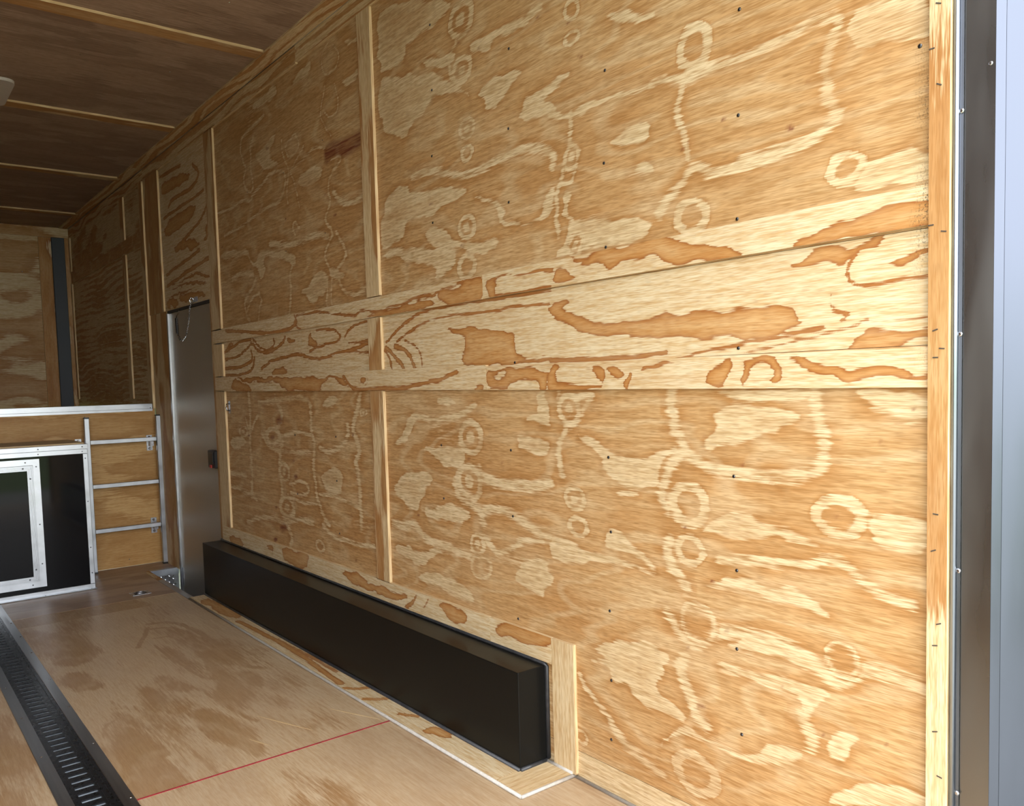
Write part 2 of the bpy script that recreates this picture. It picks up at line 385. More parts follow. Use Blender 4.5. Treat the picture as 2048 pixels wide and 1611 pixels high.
('d',0,[2348,1191,2297,1211,2232,1222,2234,1190]),
('t',17,[3268,1262,3208,1216,3102,1205,3000,1210,2823,1205,2634,1219,2495,1239,2407,1261]),
('k',0,[3091,1247,44,25])],'L2':[('d',0,[2226,1262,2207,1261,1905,1263,1908,1191,1954,1191,1970,1218,2028,1224,2072,1214,2117,1192,2191,1199,2218,1216]),
('p',0,[2189,1244,2124,1253,2106,1242,2152,1226,2180,1230]),
('d',0,[1905,1267,1861,1253,1871,1224,1802,1214,1719,1205,1687,1210,1696,1193,1819,1189,1908,1190]),
('d',0,[1734,1244,1702,1263,1682,1259,1687,1232,1683,1210,1703,1221]),
('d',0,[1674,1262,1617,1263,1614,1236,1640,1228,1671,1243]),
('d',0,[1606,1230,1584,1256,1574,1189,1596,1190]),
('d',0,[1541,1244,1509,1256,1414,1261,1415,1251,1468,1245]),
('d',0,[1330,1214,1297,1232,1273,1256,1236,1264,1262,1227,1254,1189,1304,1187]),
('d',0,[1219,1226,1199,1262,1114,1261,1109,1241,1087,1214,1094,1187,1130,1185,1115,1219,1135,1242,1178,1248,1200,1230,1189,1202,1195,1186,1211,1202]),
('d',0,[1089,1258,1054,1261,997,1246,929,1235,865,1235,825,1228,809,1217,763,1220,763,1207,825,1204,908,1208,974,1211,1030,1230])],'topstrip':[('d',0,[4785,386,4554,368,4628,297,4794,323]),
('d',0,[4274,394,4131,403,4163,365]),
('d',0,[4022,407,3670,427,3750,343,3874,333,4027,363]),
('d',0,[3387,401,3149,413,3096,386,2920,391,2773,384,2889,353,3098,358,3289,361]),
('d',0,[2824,340,2758,378,2709,412,2743,365,2792,338]),
('d',0,[2649,407,2611,431,2683,352]),
('d',0,[2576,421,2386,404,2415,360,2509,356]),
('d',0,[2231,400,2109,426,2012,419,1911,422,1911,395,2014,371,2101,372,2227,364])],'floortrim':[('d',0,[1473,4837,1534,4842,1544,4523,1535,4306,1487,4298,1468,4537]),
('d',0,[1470,2437,1549,2437,1540,2305,1493,2325,1472,2412]),
('t',29,[1489,4243,1500,3982,1507,3662,1503,3424,1472,3035]),
('t',17,[1504,4076,1516,3783,1528,3479,1527,3184]),
('t',28,[1463,2981,1520,2929,1563,2921]),
('t',27,[1467,2829,1522,2779,1557,2776]),
('t',24,[1497,2611,1533,2552])],'over':[('d',0,[5815,2588,5641,2590,5398,2576,5178,2529,5255,2511,5371,2505,5571,2515,5809,2505]),
('d',0,[5798,2326,5478,2346,5098,2348,5221,2267,5497,2241,5750,2230]),
('d',0,[5616,2148,5429,2170,5221,2150,5051,2085,5251,2085,5399,2117,5542,2101]),
('d',0,[5768,1898,5351,1938,5164,1939,4959,1898,4931,1861,5167,1922,5433,1917]),
('d',0,[5793,1881,5357,1903,5171,1894,4983,1850,5036,1844,5246,1885]),
('d',0,[5823,1839,5443,1858,5161,1846,5291,1842,5609,1837]),
('d',0,[5823,1839,5631,1827,5540,1763,5622,1764,5740,1812,5727,1767,5814,1768]),
('d',0,[5611,1825,5369,1832,5146,1821,4960,1780,5301,1784,5457,1774]),
('d',0,[5003,2168,4931,2195,4927,2106,5027,2127,4955,2149]),
('t',22,[5828,2641,5632,2637,5389,2627]),
('t',21,[5791,2363,5513,2377,5277,2381,4985,2394]),
('t',25,[5672,2423,5603,2454,5343,2446,5117,2454,5036,2516,5152,2575]),
('t',22,[4928,2322,4951,2282,5064,2229,5233,2193,5430,2164]),
('t',23,[5794,1996,5576,2020,5335,2037,5108,2065]),
('t',26,[5786,1918,5507,1950,5251,1973,4927,1995])],'floor':[('t',23,[1108,4493,1038,4319,979,4181]),
('t',24,[1112,4458,1187,4449,1232,4313,1224,4060,1190,3805,1126,3478]),
('t',18,[1078,4282,1159,4262,1169,4084,1181,3888,1123,3566]),
('t',16,[1053,4166,1047,3913,1071,3703,1081,3540,1109,3493]),
('t',31,[1128,4569,1236,4531,1277,4332,1286,4057,1294,3808,1271,3563,1324,3468]),
('t',16,[997,3514,1040,3318,1052,3060,1081,2937]),
('t',15,[766,3405,782,3190,807,3001,815,2867,828,2604]),
('t',16,[618,3171,636,3275,677,3301]),
('t',16,[1079,4087,1108,3981,1096,3748]),
('d',0,[910,3240,968,3221,1025,3067,1040,2895,1034,2741,976,2594,938,2744,891,2869,885,2961]),
('d',0,[636,3155,680,3235,720,3215,753,3079,755,2881,760,2798,699,2802,629,2841,605,2911,603,2990]),
('d',0,[610,4039,723,3979,739,3710,667,3697,609,3750]),
('d',0,[661,4763,781,4771,830,4516,855,4244,746,4096,628,4113,627,4405]),
('d',0,[924,3727,995,3598,1019,3414,940,3410,910,3574]),
('d',0,[1206,3578,1298,3404,1227,3224,1187,3340]),
('s',34,[680,3397,725,3390,765,3303,771,3184]),
('s',33,[750,2834,766,2707,775,2617]),
('s',18,[897,3119,885,2961,891,2827])]}


def vnoise(u, v, fu, fv, seed):
    rs = np.random.RandomState(seed % 100003)
    T = rs.rand(64, 64)
    a, b = u*fu, v*fv
    i, j = np.floor(a).astype(int), np.floor(b).astype(int)
    s, t = a-i, b-j
    s = s*s*(3-2*s); t = t*t*(3-2*t)
    g = lambda x, y: T[x % 64, y % 64]
    return (g(i, j)*(1-s)*(1-t)+g(i+1, j)*s*(1-t)+g(i, j+1)*(1-s)*t+g(i+1, j+1)*s*t)*2-1

def chaikin(p, closed, n=1):
    for _ in range(n):
        q = np.roll(p, -1, 0) if closed else p[1:]
        a = p if closed else p[:-1]
        r = np.empty((2*len(a), 2)); r[0::2] = .75*a+.25*q; r[1::2] = .25*a+.75*q
        p = r if closed else np.vstack([p[:1], r, p[-1:]])
    return p

def seg_dist(u, v, p, closed):
    d = np.full(u.shape, 9.0); ins = np.zeros(u.shape, bool)
    n = len(p)
    for i in range(n if closed else n-1):
        a, b = p[i], p[(i+1) % n]
        e = b-a; L = e@e+1e-12
        t = np.clip(((u-a[0])*e[0]+(v-a[1])*e[1])/L, 0, 1)
        d = np.minimum(d, np.hypot(u-a[0]-t*e[0], v-a[1]-t*e[1]))
        if closed:
            c = ((a[1] > v) != (b[1] > v)) & (u < (b[0]-a[0])*(v-a[1])/(b[1]-a[1]+1e-12)+a[0])
            ins ^= c
    return d, ins

KN = {0: ([0, .45, .55, .62, .80, .95, 1.15], [-.03, -.014, -.006, .012, .010, .001, -.010]),
      1: ([0, .28, .38, .58, .68, .74, .92, 1.1], [.008, .006, -.010, -.010, .004, .010, .006, -.008]),
      2: ([0, .70, .80, .90, 1.0, 1.1], [-.02, -.006, .003, .004, -.003, -.008])}

SOFT = [.40, .75, .36]
def figure(ops, u, v, base, seed, gr='u', dsoft=1.0):
    """signed figure value: > 0 pale early wood, < 0 tan late wood"""
    a, b = (u, v) if gr == 'u' else (v, u)
    da = .016*vnoise(a, b, 9, 30, seed) + .006*vnoise(a, b, 25, 48, seed+1)
    db = .007*vnoise(a, b, 12, 25, seed+2) + .002*vnoise(a, b, 40, 50, seed+3)
    su, sv = (u+da, v+db) if gr == 'u' else (u+db, v+da)
    hu, hv = u+(su-u)*.4, v+(sv-v)*.5
    if dsoft == 1.0:
        su = su+.011*vnoise(a, b, 17, 17, seed+4)+.006*vnoise(a, b, 38, 30, seed+6); sv = sv+.009*vnoise(a, b, 15, 19, seed+5)+.004*vnoise(a, b, 33, 36, seed+7)
    f = base(u, v, seed)
    for op, wd, dat in ops:
        p = np.array(dat, float)/1000
        if op == 'k':
            cu, cv, ru, rv = dat[0]/1000, dat[1]/1000, dat[2]/1000, dat[3]/1000
            r = np.hypot((hu-cu)/ru, (hv-cv)/rv)
            pr = np.interp(r, *KN[wd]); wt = np.clip((1.15-r)/.15, 0, 1)
            f = f*(1-wt)+pr*SOFT[2]*wt
            continue
        if op == 'x': continue
        p = p.reshape(-1, 2); mg = .045
        lo, hi = p.min(0)-mg, p.max(0)+mg
        m = (su > lo[0]) & (su < hi[0]) & (sv > lo[1]) & (sv < hi[1])
        if not m.any(): continue
        d, ins = seg_dist((su if op in 'pd' else hu)[m], (sv if op in 'pd' else hv)[m], chaikin(p, op in 'pd'), op in 'pd')
        if op == 'p': f[m] = np.maximum(f[m], np.where(ins, d, -d*1.0)*SOFT[1])
        elif op == 'd': f[m] = np.minimum(f[m], np.where(ins, -d, d)*dsoft)
        elif op == 's': f[m] = np.maximum(f[m], np.clip((wd/2000-d)*max(SOFT[0], 9./wd), -.05, .0026))
        else: f[m] = np.minimum(f[m], d-wd/2000)
    return f

def stains(ops, u, v):
    s = np.zeros(u.shape)
    for op, wd, dat in ops:
        if op == 'x':
            p = np.array(dat, float).reshape(-1, 2)/1000
            d, ins = seg_dist(u, v, chaikin(p, True), True)
            s = np.maximum(s, np.clip(np.where(ins, d, -d)/.022+.5, 0, 1) if np.ptp(p[:, 0]) > .1 else np.clip(np.where(ins, d, -d)/.004+.6, 0, 1))
    return s

def base_tan(u, v, s):
    return -.030+.026*vnoise(u, v, 1.6, 3.5, s+11)+.012*vnoise(u, v, 5, 11, s+12)
def base_cream(u, v, s):
    return .022+.008*vnoise(u, v, 2, 9, s+11)+.004*vnoise(u, v, 6, 30, s+12)
def base_cath(u, v, s):     # cathedral arches for pieces without a figure of their own
    q = v+.05*vnoise(u, v, 1.3, 3, s+5)+.03*vnoise(u, v, 3, 7, s+6)
    return .012*np.sin(q*2*np.pi/.055+1.5*vnoise(u, v, 2, 5, s+7))+.012*vnoise(u, v, 2.2, 6, s+8)
def base_floor(u, v, s):
    return .006+.011*vnoise(u, v, 1.8, 6, s+5)+.007*vnoise(u, v, 4, 14, s+6)
def base_blot(u, v, s):
    return .02*vnoise(u, v, 1.8, 7, s+5)+.012*vnoise(u, v, 5, 16, s+6)-.004

SEED = [10]
def ply(name, parent, face, n0, t, u0, u1, v0, v1, mats, ops=(), base=base_blot, res=.015, grain='u', shear=0.0, crop=None):
    """plywood piece with a finely meshed front. face '-x': u=y, v=z, front at x=n0; '+z'/'-z': u=x, v=y; '-y': u=x, v=z. t runs behind the front."""
    SEED[0] += 17; seed = SEED[0]
    nu = max(1, int(math.ceil((u1-u0)/res))); nv = max(1, int(math.ceil((v1-v0)/res)))
    uu = np.linspace(u0, u1, nu+1); vv = np.linspace(v0, v1, nv+1)
    U, V = np.meshgrid(uu, vv, indexing='ij')
    Vw = V + shear*(U-(u0+u1)/2)
    if grain == 'u': f = figure(ops, U, Vw, base, seed)
    else: f = figure(ops, U, Vw, (lambda a, b, s: base(b, a, s)), seed, 'v', .22 if face == '+z' and ops is FIG['floor'] else 1.0)
    st = stains(ops, U, Vw)
    sg = {'-x': 1, '+z': -1, '-z': 1, '-y': 1}[face]
    def mp(a, b, n):
        return {'-x': (n, a, b), '+z': (a, b, n), '-z': (a, b, n), '-y': (a, n, b)}[face]
    cu, cv, cn = (u0+u1)/2, (v0+v1)/2, n0+sg*t/2
    A, B = (U-cu).ravel(), (Vw-cv).ravel()
    N = len(A)
    border = [i*(nv+1) for i in range(nu+1)] + [nu*(nv+1)+j for j in range(1, nv+1)] + [i*(nv+1)+nv for i in range(nu-1, -1, -1)] + [j for j in range(nv-1, 0, -1)]
    border = np.array(border); nb = len(border)
    P = np.zeros((N+2*nb, 3))
    z0 = np.full(N, n0-cn)
    st_ = np.stack(mp(A, B, z0), 1); P[:N] = st_
    P[N:N+nb] = st_[border]
    bk = np.stack(mp(A[border], B[border], np.full(nb, n0+sg*t-cn)), 1); P[N+nb:] = bk
    I, J = np.meshgrid(np.arange(nu), np.arange(nv), indexing='ij')
    q = (I*(nv+1)+J).ravel()
    F1 = np.stack([q, q+nv+1, q+nv+2, q+1], 1)
    e = np.arange(nb); e2 = (e+1) % nb
    F2 = np.stack([N+e2, N+e, N+nb+e, N+nb+e2], 1)
    right = {'-x': False, '+z': True, '-z': False, '-y': True}[face]   # orientation of (u,v) seen from the front
    if not right: F1 = F1[:, ::-1]; F2 = F2[:, ::-1]
    loops = np.concatenate([F1.ravel(), F2.ravel()]); nq = len(F1)+len(F2)
    me = bpy.data.meshes.new(name)
    me.vertices.add(len(P)); me.vertices.foreach_set('co', P.ravel())
    me.loops.add(len(loops)); me.loops.foreach_set('vertex_index', loops.astype(np.int32))
    me.polygons.add(nq); me.polygons.foreach_set('loop_start', np.arange(nq, dtype=np.int32)*4)
    mi = np.zeros(nq, np.int32); mi[len(F1):] = 1
    me.polygons.foreach_set('material_index', mi)
    me.update(calc_edges=True)
    fa = np.zeros(len(P)); fa[:N] = f.ravel(); fa[N:N+nb] = fa[border]; fa[N+nb:] = fa[border]
    at = me.attributes.new('fig', 'FLOAT', 'POINT'); at.data.foreach_set('value', fa)
    if face == '-x' and u0 < .80:
        st = st-np.clip((.818-U)/.045, 0, 1)*np.clip(.10+1.1*vnoise(U, Vw, 8, 6, 77)+.7*vnoise(U, Vw, 30, 18, 78), 0.02, 1)*np.clip((Vw-1.22)/.06, 0, 1)*np.clip((2.25-Vw)/.6, .3, 1)
    sa = np.zeros(len(P)); sa[:N] = st.ravel()
    ga, gb = (U, V) if grain == 'u' else (V, U)
    wv = .6*vnoise(ga, gb, 1.3, 4.2, seed+21)+.3*vnoise(ga, gb, 2.7, 8.5, seed+22)+.12*vnoise(ga, gb, 6, 19, seed+23)
    va = np.zeros((len(P), 3)); va[:N, 0] = np.sin(22*wv+1.2*vnoise(ga, gb, 9, 40, seed+24)).ravel()
    va[:N, 1] = (.5*vnoise(ga, gb, 1.8, 7, seed+25)+.35*vnoise(ga, gb, 3.5, 24, seed+26)+.3*vnoise(ga, gb, 8, 55, seed+27)).ravel()
    va[:N, 2] = (.55*vnoise(ga, gb, 2.5, 4, seed+28)+.3*vnoise(ga, gb, 7, 9, seed+29)+.2*vnoise(ga, gb, 18, 24, seed+30)).ravel()
    at = me.attributes.new('vary', 'FLOAT_VECTOR', 'POINT'); at.data.foreach_set('vector', va.ravel())
    at = me.attributes.new('stain', 'FLOAT', 'POINT'); at.data.foreach_set('value', sa)
    G = np.zeros((len(P), 3)); g0, g1 = (U, V) if grain == 'u' else (V, U)
    G[:N, 0] = g0.ravel(); G[:N, 1] = g1.ravel()
    G[N:N+nb] = G[border]; G[N+nb:] = G[border]; G[N+nb:, 1] += t; G[:, 0] += seed*3.17; G[:, 1] += seed*7.73
    at = me.attributes.new('grain', 'FLOAT_VECTOR', 'POINT'); at.data.foreach_set('vector', G.ravel())
    for m in (mats if isinstance(mats, (list, tuple)) else [mats, M['edge']]): me.materials.append(m)
    return reg(bpy.data.objects.new(name, me), mp(cu, cv, cn), parent)

# ------------------------------------------------------------------ materials
M = {}
def newmat(name):
    m = bpy.data.materials.new(name); m.use_nodes = True
    nt = m.node_tree; b = nt.nodes['Principled BSDF']; M[name] = m
    return m, nt, b
def nd(nt, typ, **kw):
    n = nt.nodes.new(typ)
    for k, v in kw.items(): setattr(n, k, v)
    return n
def L(nt, a, b): nt.links.new(a, b)
def math_(nt, op, a, b=None):
    n = nd(nt, 'ShaderNodeMath', operation=op)
    for i, x in enumerate((a, b)):
        if x is None: continue
        if isinstance(x, (int, float)): n.inputs[i].default_value = x
        else: L(nt, x, n.inputs[i])
    return n.outputs[0]
def mixc(nt, fac, a, b, mode='MIX'):
    n = nd(nt, 'ShaderNodeMix', data_type='RGBA', blend_type=mode)
    for s, x in ((n.inputs[0], fac), (n.inputs[6], a), (n.inputs[7], b)):
        if isinstance(x, (int, float)): s.default_value = x
        elif isinstance(x, tuple): s.default_value = x
        else: L(nt, x, s)
    return n.outputs[2]
def gnoise(nt, vec, sx, sy, detail=2.0, rough=.5):
    mp = nd(nt, 'ShaderNodeVectorMath', operation='MULTIPLY'); mp.inputs[1].default_value = (sx, sy, 1); L(nt, vec, mp.inputs[0])
    n = nd(nt, 'ShaderNodeTexNoise', noise_dimensions='2D'); n.inputs['Scale'].default_value = 1; n.inputs['Detail'].default_value = detail; n.inputs['Roughness'].default_value = rough
    L(nt, mp.outputs[0], n.inputs['Vector']); return n.outputs[0]
def ramp(nt, val, stops):
    r = nd(nt, 'ShaderNodeValToRGB'); el = r.color_ramp.elements
    el[0].position, el[0].color = stops[0]; el[1].position, el[1].color = stops[-1]
    for p, c in stops[1:-1]: e = el.new(p); e.color = c
    L(nt, val, r.inputs[0]); return r.outputs[0]
def rng(nt, val, a, b, c=0.0, d=1.0):
    n = nd(nt, 'ShaderNodeMapRange'); n.inputs[1].default_value = a; n.inputs[2].default_value = b; n.inputs[3].default_value = c; n.inputs[4].default_value = d
    L(nt, val, n.inputs[0]); return n.outputs[0]

def wood(name, tan, tan2, line, cream, cream2, streak=.5, jag=1.0, rough=.55, pores=.35, broad=.25, dirt=None, spec=.3, second=.3, crisp=False):
    m, nt, b = newmat(name)
    g = nd(nt, 'ShaderNodeAttribute', attribute_name='grain').outputs['Vector']
    fg = nd(nt, 'ShaderNodeAttribute', attribute_name='fig').outputs['Fac']
    sep = nd(nt, 'ShaderNodeSeparateXYZ'); L(nt, nd(nt, 'ShaderNodeAttribute', attribute_name='vary').outputs['Vector'], sep.inputs[0])
    band, tone, drt = sep.outputs
    n1 = gnoise(nt, g, 6, 110, 2.0, .6); n2 = gnoise(nt, g, 24, 360, 1.0, .6)
    j = math_(nt, 'ADD', math_(nt, 'MULTIPLY', math_(nt, 'SUBTRACT', n1, .5), .014*jag), math_(nt, 'MULTIPLY', math_(nt, 'SUBTRACT', n2, .5), .006*jag))
    v = math_(nt, 'ADD', fg, j)
    stops = [(.15, tan), (.40, tan2), (.482, line), (.512, cream), (.60, cream), (1.0, cream2)] if crisp else [(0.0, tan), (.30, tan2), (.465, line), (.525, cream), (.62, cream), (1.0, cream2)]
    col = ramp(nt, rng(nt, v, -.04, .04), stops)
    # faint second figure: drifting contour bands of the veneer
    col = mixc(nt, rng(nt, band, .25, .98, 0, second), col, cream)
    # broad tone, drawn out along the grain
    col = mixc(nt, rng(nt, tone, .05, .55, 0, broad), col, mixc(nt, .5, tan2, line))
    col = mixc(nt, rng(nt, tone, -.1, -.55, 0, broad*.8), col, cream2)
    # fine fibres along the grain
    sv = math_(nt, 'ADD', math_(nt, 'MULTIPLY', n1, .55), math_(nt, 'MULTIPLY', n2, .45))
    fib = rng(nt, sv, .36, .62)
    lo = tuple((x/max(line[:3]))**(.10 if name == 'luan' else .22)*(1-.34*streak) for x in line[:3])+(1,)
    hi = (1+.10*streak, 1+.11*streak, 1+.13*streak, 1)
    col = mixc(nt, 1.0, col, mixc(nt, fib, lo, hi), 'MULTIPLY')
    # pores: short dark dashes
    pf = rng(nt, gnoise(nt, g, 30, 470, 0, .4), .60, .74, 0, pores)
    col = mixc(nt, pf, col, tuple(x*.5 for x in line[:3])+(1,))
    stn = nd(nt, 'ShaderNodeAttribute', attribute_name='stain').outputs['Fac']
    sf = math_(nt, 'MULTIPLY', math_(nt, 'MAXIMUM', stn, 0.0), rng(nt, n1, .3, .65, .35, 1))
    col = mixc(nt, math_(nt, 'MULTIPLY', sf, .95), col, lin(104, 44, 26))
    if dirt: col = mixc(nt, rng(nt, drt, -.25, .35, 0, dirt[1]), col, dirt[0])
    if name in ('ply_wall', 'ply_rail'):   # black mildew specks by the rear edge
        mk_ = math_(nt, 'MAXIMUM', math_(nt, 'MULTIPLY', stn, -1.0), 0.0)
        spk = rng(nt, gnoise(nt, g, 260, 200, 2, .7), .57, .62, 0, .9)
        col = mixc(nt, math_(nt, 'MULTIPLY', mk_, spk), col, (.02, .02, .015, 1))
    L(nt, col, b.inputs['Base Color']); b.inputs['Roughness'].default_value = rough; b.inputs['Specular IOR Level'].default_value = spec
    return m
def mulv(nt, col, fac):
    n = nd(nt, 'ShaderNodeVectorMath', operation='SCALE'); L(nt, col, n.inputs[0]); L(nt, fac, n.inputs['Scale']); return n.outputs[0]

wood('ply_wall', lin(184, 148, 102), lin(180, 141, 94), lin(168, 124, 75), lin(203, 180, 142), lin(195, 167, 126), streak=.8, broad=.45, pores=.3, second=.42)
wood('ply_rail', lin(188, 148, 98), lin(176, 129, 76), lin(148, 94, 47), lin(204, 184, 148), lin(208, 190, 156), streak=.5, broad=.12, pores=.2, second=.08, crisp=True)
wood('ply_trim', lin(184, 148, 102), lin(178, 138, 90), lin(164, 118, 70), lin(202, 179, 140), lin(204, 183, 148), streak=.6, broad=.25, pores=.2, second=.15)
wood('ply_floor', lin(158, 128, 92), lin(160, 130, 93), lin(158, 126, 90), lin(186, 163, 132), lin(184, 160, 128), streak=.4, jag=.7, rough=.42, broad=.3, dirt=(lin(164, 138, 112), .3), pores=.12, spec=.4, second=.35)
wood('ply_floor_grey', lin(162, 134, 110), lin(154, 126, 102), lin(142, 114, 90), lin(172, 146, 122), lin(168, 142, 118), streak=.5, rough=.42, broad=.3, dirt=(lin(158, 134, 114), .4), pores=.12, spec=.5)
wood('luan', lin(158, 132, 112), lin(152, 126, 106), lin(140, 116, 97), lin(164, 139, 118), lin(166, 140, 118), streak=.7, rough=.6, broad=.4, pores=.3)
wood('ply_riser', lin(178, 140, 86), lin(172, 132, 78), lin(160, 118, 64), lin(188, 151, 98), lin(186, 149, 96), streak=.5, rough=.5, broad=.4, pores=.2)

def edge_mat():
    m, nt, b = newmat('edge')
    g = nd(nt, 'ShaderNodeAttribute', attribute_name='grain').outputs['Vector']
    n = gnoise(nt, g, 8, 300, 1, .5)
    c = ramp(nt, n, [(.35, lin(176, 142, 98)), (.65, lin(208, 184, 142))])
    L(nt, c, b.inputs['Base Color']); b.inputs['Roughness'].default_value = .7
edge_mat()

def plain(name, col, rough=.5, metal=0.0, noise=0.0, nscale=40.0, stretch=(1, 1, 1), bump=0.0, spec=.5, coat=0.0):
    m, nt, b = newmat(name)
    tc = nd(nt, 'ShaderNodeTexCoord').outputs['Object']
    mp = nd(nt, 'ShaderNodeMapping'); mp.inputs['Scale'].default_value = stretch; L(nt, tc, mp.inputs['Vector'])
    n = nd(nt, 'ShaderNodeTexNoise'); n.inputs['Scale'].default_value = nscale; n.inputs['Detail'].default_value = 4; L(nt, mp.outputs[0], n.inputs['Vector'])
    lo = tuple(x*(1-noise) for x in col[:3])+(1,); hi = tuple(min(1, x*(1+noise)) for x in col[:3])+(1,)
    L(nt, ramp(nt, n.outputs[0], [(.3, lo), (.7, hi)]), b.inputs['Base Color'])
    L(nt, rng(nt, n.outputs[0], .3, .7, max(0.02, rough-.08*(noise > 0)), min(1, rough+.08*(noise > 0))), b.inputs['Roughness'])
    b.inputs['Metallic'].default_value = metal; b.inputs['Specular IOR Level'].default_value = spec; b.inputs['Coat Weight'].default_value = coat
    if bump:
        bp = nd(nt, 'ShaderNodeBump'); bp.inputs['Strength'].default_value = bump; bp.inputs['Distance'].default_value = .002
        L(nt, n.outputs[0], bp.inputs['Height']); L(nt, bp.outputs[0], b.inputs['Normal'])
    return m
plain('alum', (.42, .435, .46, 1), .36, 1.0, .16, 9, (1, 1, 1))
plain('alum_brushed', (.36, .36, .36, 1), .36, 1.0, .18, 60, (1, .04, 1))
plain('alum_dull', (.40, .42, .45, 1), .42, 1.0, .12, 20)
plain('door_metal', (.44, .40, .33, 1), .42, .7, .10, 130, (1, 1, 1), bump=.25)
plain('black_paint', (.0055, .0055, .005, 1), .28, 0, 0, 8, (1, .15, 1), spec=.17)
plain('black_seal', (.022, .022, .024, 1), .42, 0, .3, 60)
plain('black_gloss', (.004, .004, .005, 1), .05, 0, 0, 6, spec=.15)
plain('black_track', (.009, .009, .010, 1), .30, 0, .3, 60, spec=.18)
plain('tray_metal', (.44, .51, .60, 1), .5, .3, .15, 60)
plain('black_plastic', (.01, .01, .011, 1), .35)
plain('red_plastic', (.45, .02, .02, 1), .4)
plain('chalk_red', lin(150, 34, 44), .8, 0, .35, 70, (1, .2, 1))
plain('caulk', lin(172, 165, 156), .6, 0, .12, 90, bump=.3)
plain('screw', (.10, .10, .105, 1), .34, 1.0)
plain('bead_metal', (.30, .33, .38, 1), .30, 1.0)
plain('chrome', (.50, .50, .52, 1), .22, 1.0)
plain('zinc', (.40, .40, .42, 1), .38, 1.0, .2, 60)
plain('staple', (.10, .085, .07, 1), .5, .6)
plain('dark_post', (.050, .055, .062, 1), .45, 0, .04, 3, spec=.3)
plain('post_metal', (.20, .195, .19, 1), .30, 1.0, .03, 9, (1, 1, .2))
plain('post_flange', (.13, .14, .165, 1), .34, 1.0, .08, 9, (1, 1, .2))
plain('post_face', (.090, .098, .122, 1), .34, 1.0, .06, 9, (1, 1, .2))
plain('diamond', (.42, .42, .44, 1), .32, 1.0, .15, 40)
plain('vent_plastic', lin(190, 182, 172), .45, 0, .06, 30)
plain('vent_dome', lin(232, 230, 226), .3)
plain('gasket', (.03, .026, .024, 1), .6)
plain('brown_panel', lin(98, 72, 52), .6, 0, .12, 6)  # left wall only: dark brown chosen to limit light bounced onto the right wall
plain('skin', lin(170, 168, 164), .5, .3, .05, 3)
plain('ground_gravel', lin(150, 148, 140), .9, 0, .35, 14, bump=.4)
def grass_mat():
    m, nt, b = newmat('grass'); tc = nd(nt, 'ShaderNodeTexCoord').outputs['Object']
    n = nd(nt, 'ShaderNodeTexNoise'); n.inputs['Scale'].default_value = 5; n.inputs['Detail'].default_value = 8; L(nt, tc, n.inputs['Vector'])
    L(nt, ramp(nt, n.outputs[0], [(.3, lin(70, 92, 50)), (.7, lin(134, 150, 96))]), b.inputs['Base Color']); b.inputs['Roughness'].default_value = .9
grass_mat()

# ------------------------------------------------------------------ outside
bm = bmesh.new(); bm_box(bm, -40, 40, -40, 40, -.60, -.55)
g = from_bm('ground', bm, M['grass'], None); tag(g, 'green grass outside behind the open rear of the trailer', 'ground', kind='structure')
bm = bmesh.new(); bm_box(bm, -3, 4.5, -6, .4, -.55, -.53)
g = from_bm('ground_pad', bm, M['ground_gravel'], None); tag(g, 'grey gravel pad behind the trailer opening', 'ground', kind='structure')

# ------------------------------------------------------------------ right wall
PW, PR, PT = M['ply_wall'], M['ply_rail'], M['ply_trim']
T = .012
wr = struct('wall_right', (W, 4.5, 0), 'long plywood lined right wall with battens and two rails', 'wall')
box('outer_skin', W+.045, W+.075, .69, 9.0, -.5, 2.95, M['skin'], wr)
def wp(name, y0, y1, z0, z1, mat=None, ops=(), base=base_blot, res=.015, proud=0.0, grain='u', shear=0.0, t=T):
    return ply(name, wr, '-x', W-proud, t, y0, y1, z0, z1, mat or PW, ops, base, res, grain, shear)
ur = wp('plywood_panel', .77, 2.98, 1.50, 2.74, ops=FIG['UR'], base=base_tan, res=.007)
lr = wp('plywood_panel', .77, 2.98, .088, 1.27, ops=FIG['LR'], base=base_tan, res=.007)
mr = wp('plywood_panel', .77, 2.98, 1.271, 1.499, PR, FIG['MR'], base_cream, .006)
ul = wp('plywood_panel', 2.981, 4.80, 1.50, 2.74, ops=FIG['UL'], base=base_tan, res=.008)
ll = wp('plywood_panel', 2.981, 4.80, .088, 1.27, ops=FIG['LL'], base=base_tan, res=.008)
ml = wp('plywood_panel', 2.981, 4.80, 1.271, 1.499, PR, FIG['ML'], base_cream, .007)
wp('base_strip', .77, 2.4, 0, .086, PW, (), base_blot, .012)
wp('base_strip', 2.402, 4.94, 0, .086, PW, (), base_blot, .03)
# rails
wp('rail', 2.238, 4.91, 1.495, 1.573, PR, FIG['U1'], base_cream, .006, T, shear=-.003)
wp('rail', .77, 2.236, 1.502, 1.580, PR, FIG['U2'], base_cream, .006, T, shear=-.002)
wp('rail', 2.233, 4.91, 1.204, 1.286, PR, FIG['L1'], base_cream, .006, T, shear=.0055)
wp('rail', .77, 2.231, 1.191, 1.271, PR, FIG['L2'], base_cream, .006, T, shear=.0055)
# middle batten in three lengths
for a, b_ in ((.415, 1.199), (1.283, 1.494), (1.579, 2.70)):
    wp('batten', 2.932, 3.036, a, b_, PT, (), base_blot, .008, T, 'v')
# batten beside the door
for a, b_ in ((.418, 1.215), (1.298, 1.483), (1.563, 2.70)):
    wp('batten', 4.765, 4.91, a, b_, PT, (), base_blot, .012, T, 'v')
wp('batten', 4.912, 4.955, .335, 1.757, PT, (), base_blot, .012, T*.5, 'v')
# rear end trim
rearb = wp('batten', .730, .769, 0, 2.74, PT, (), base_blot, .006, .020, 'v', t=.032)
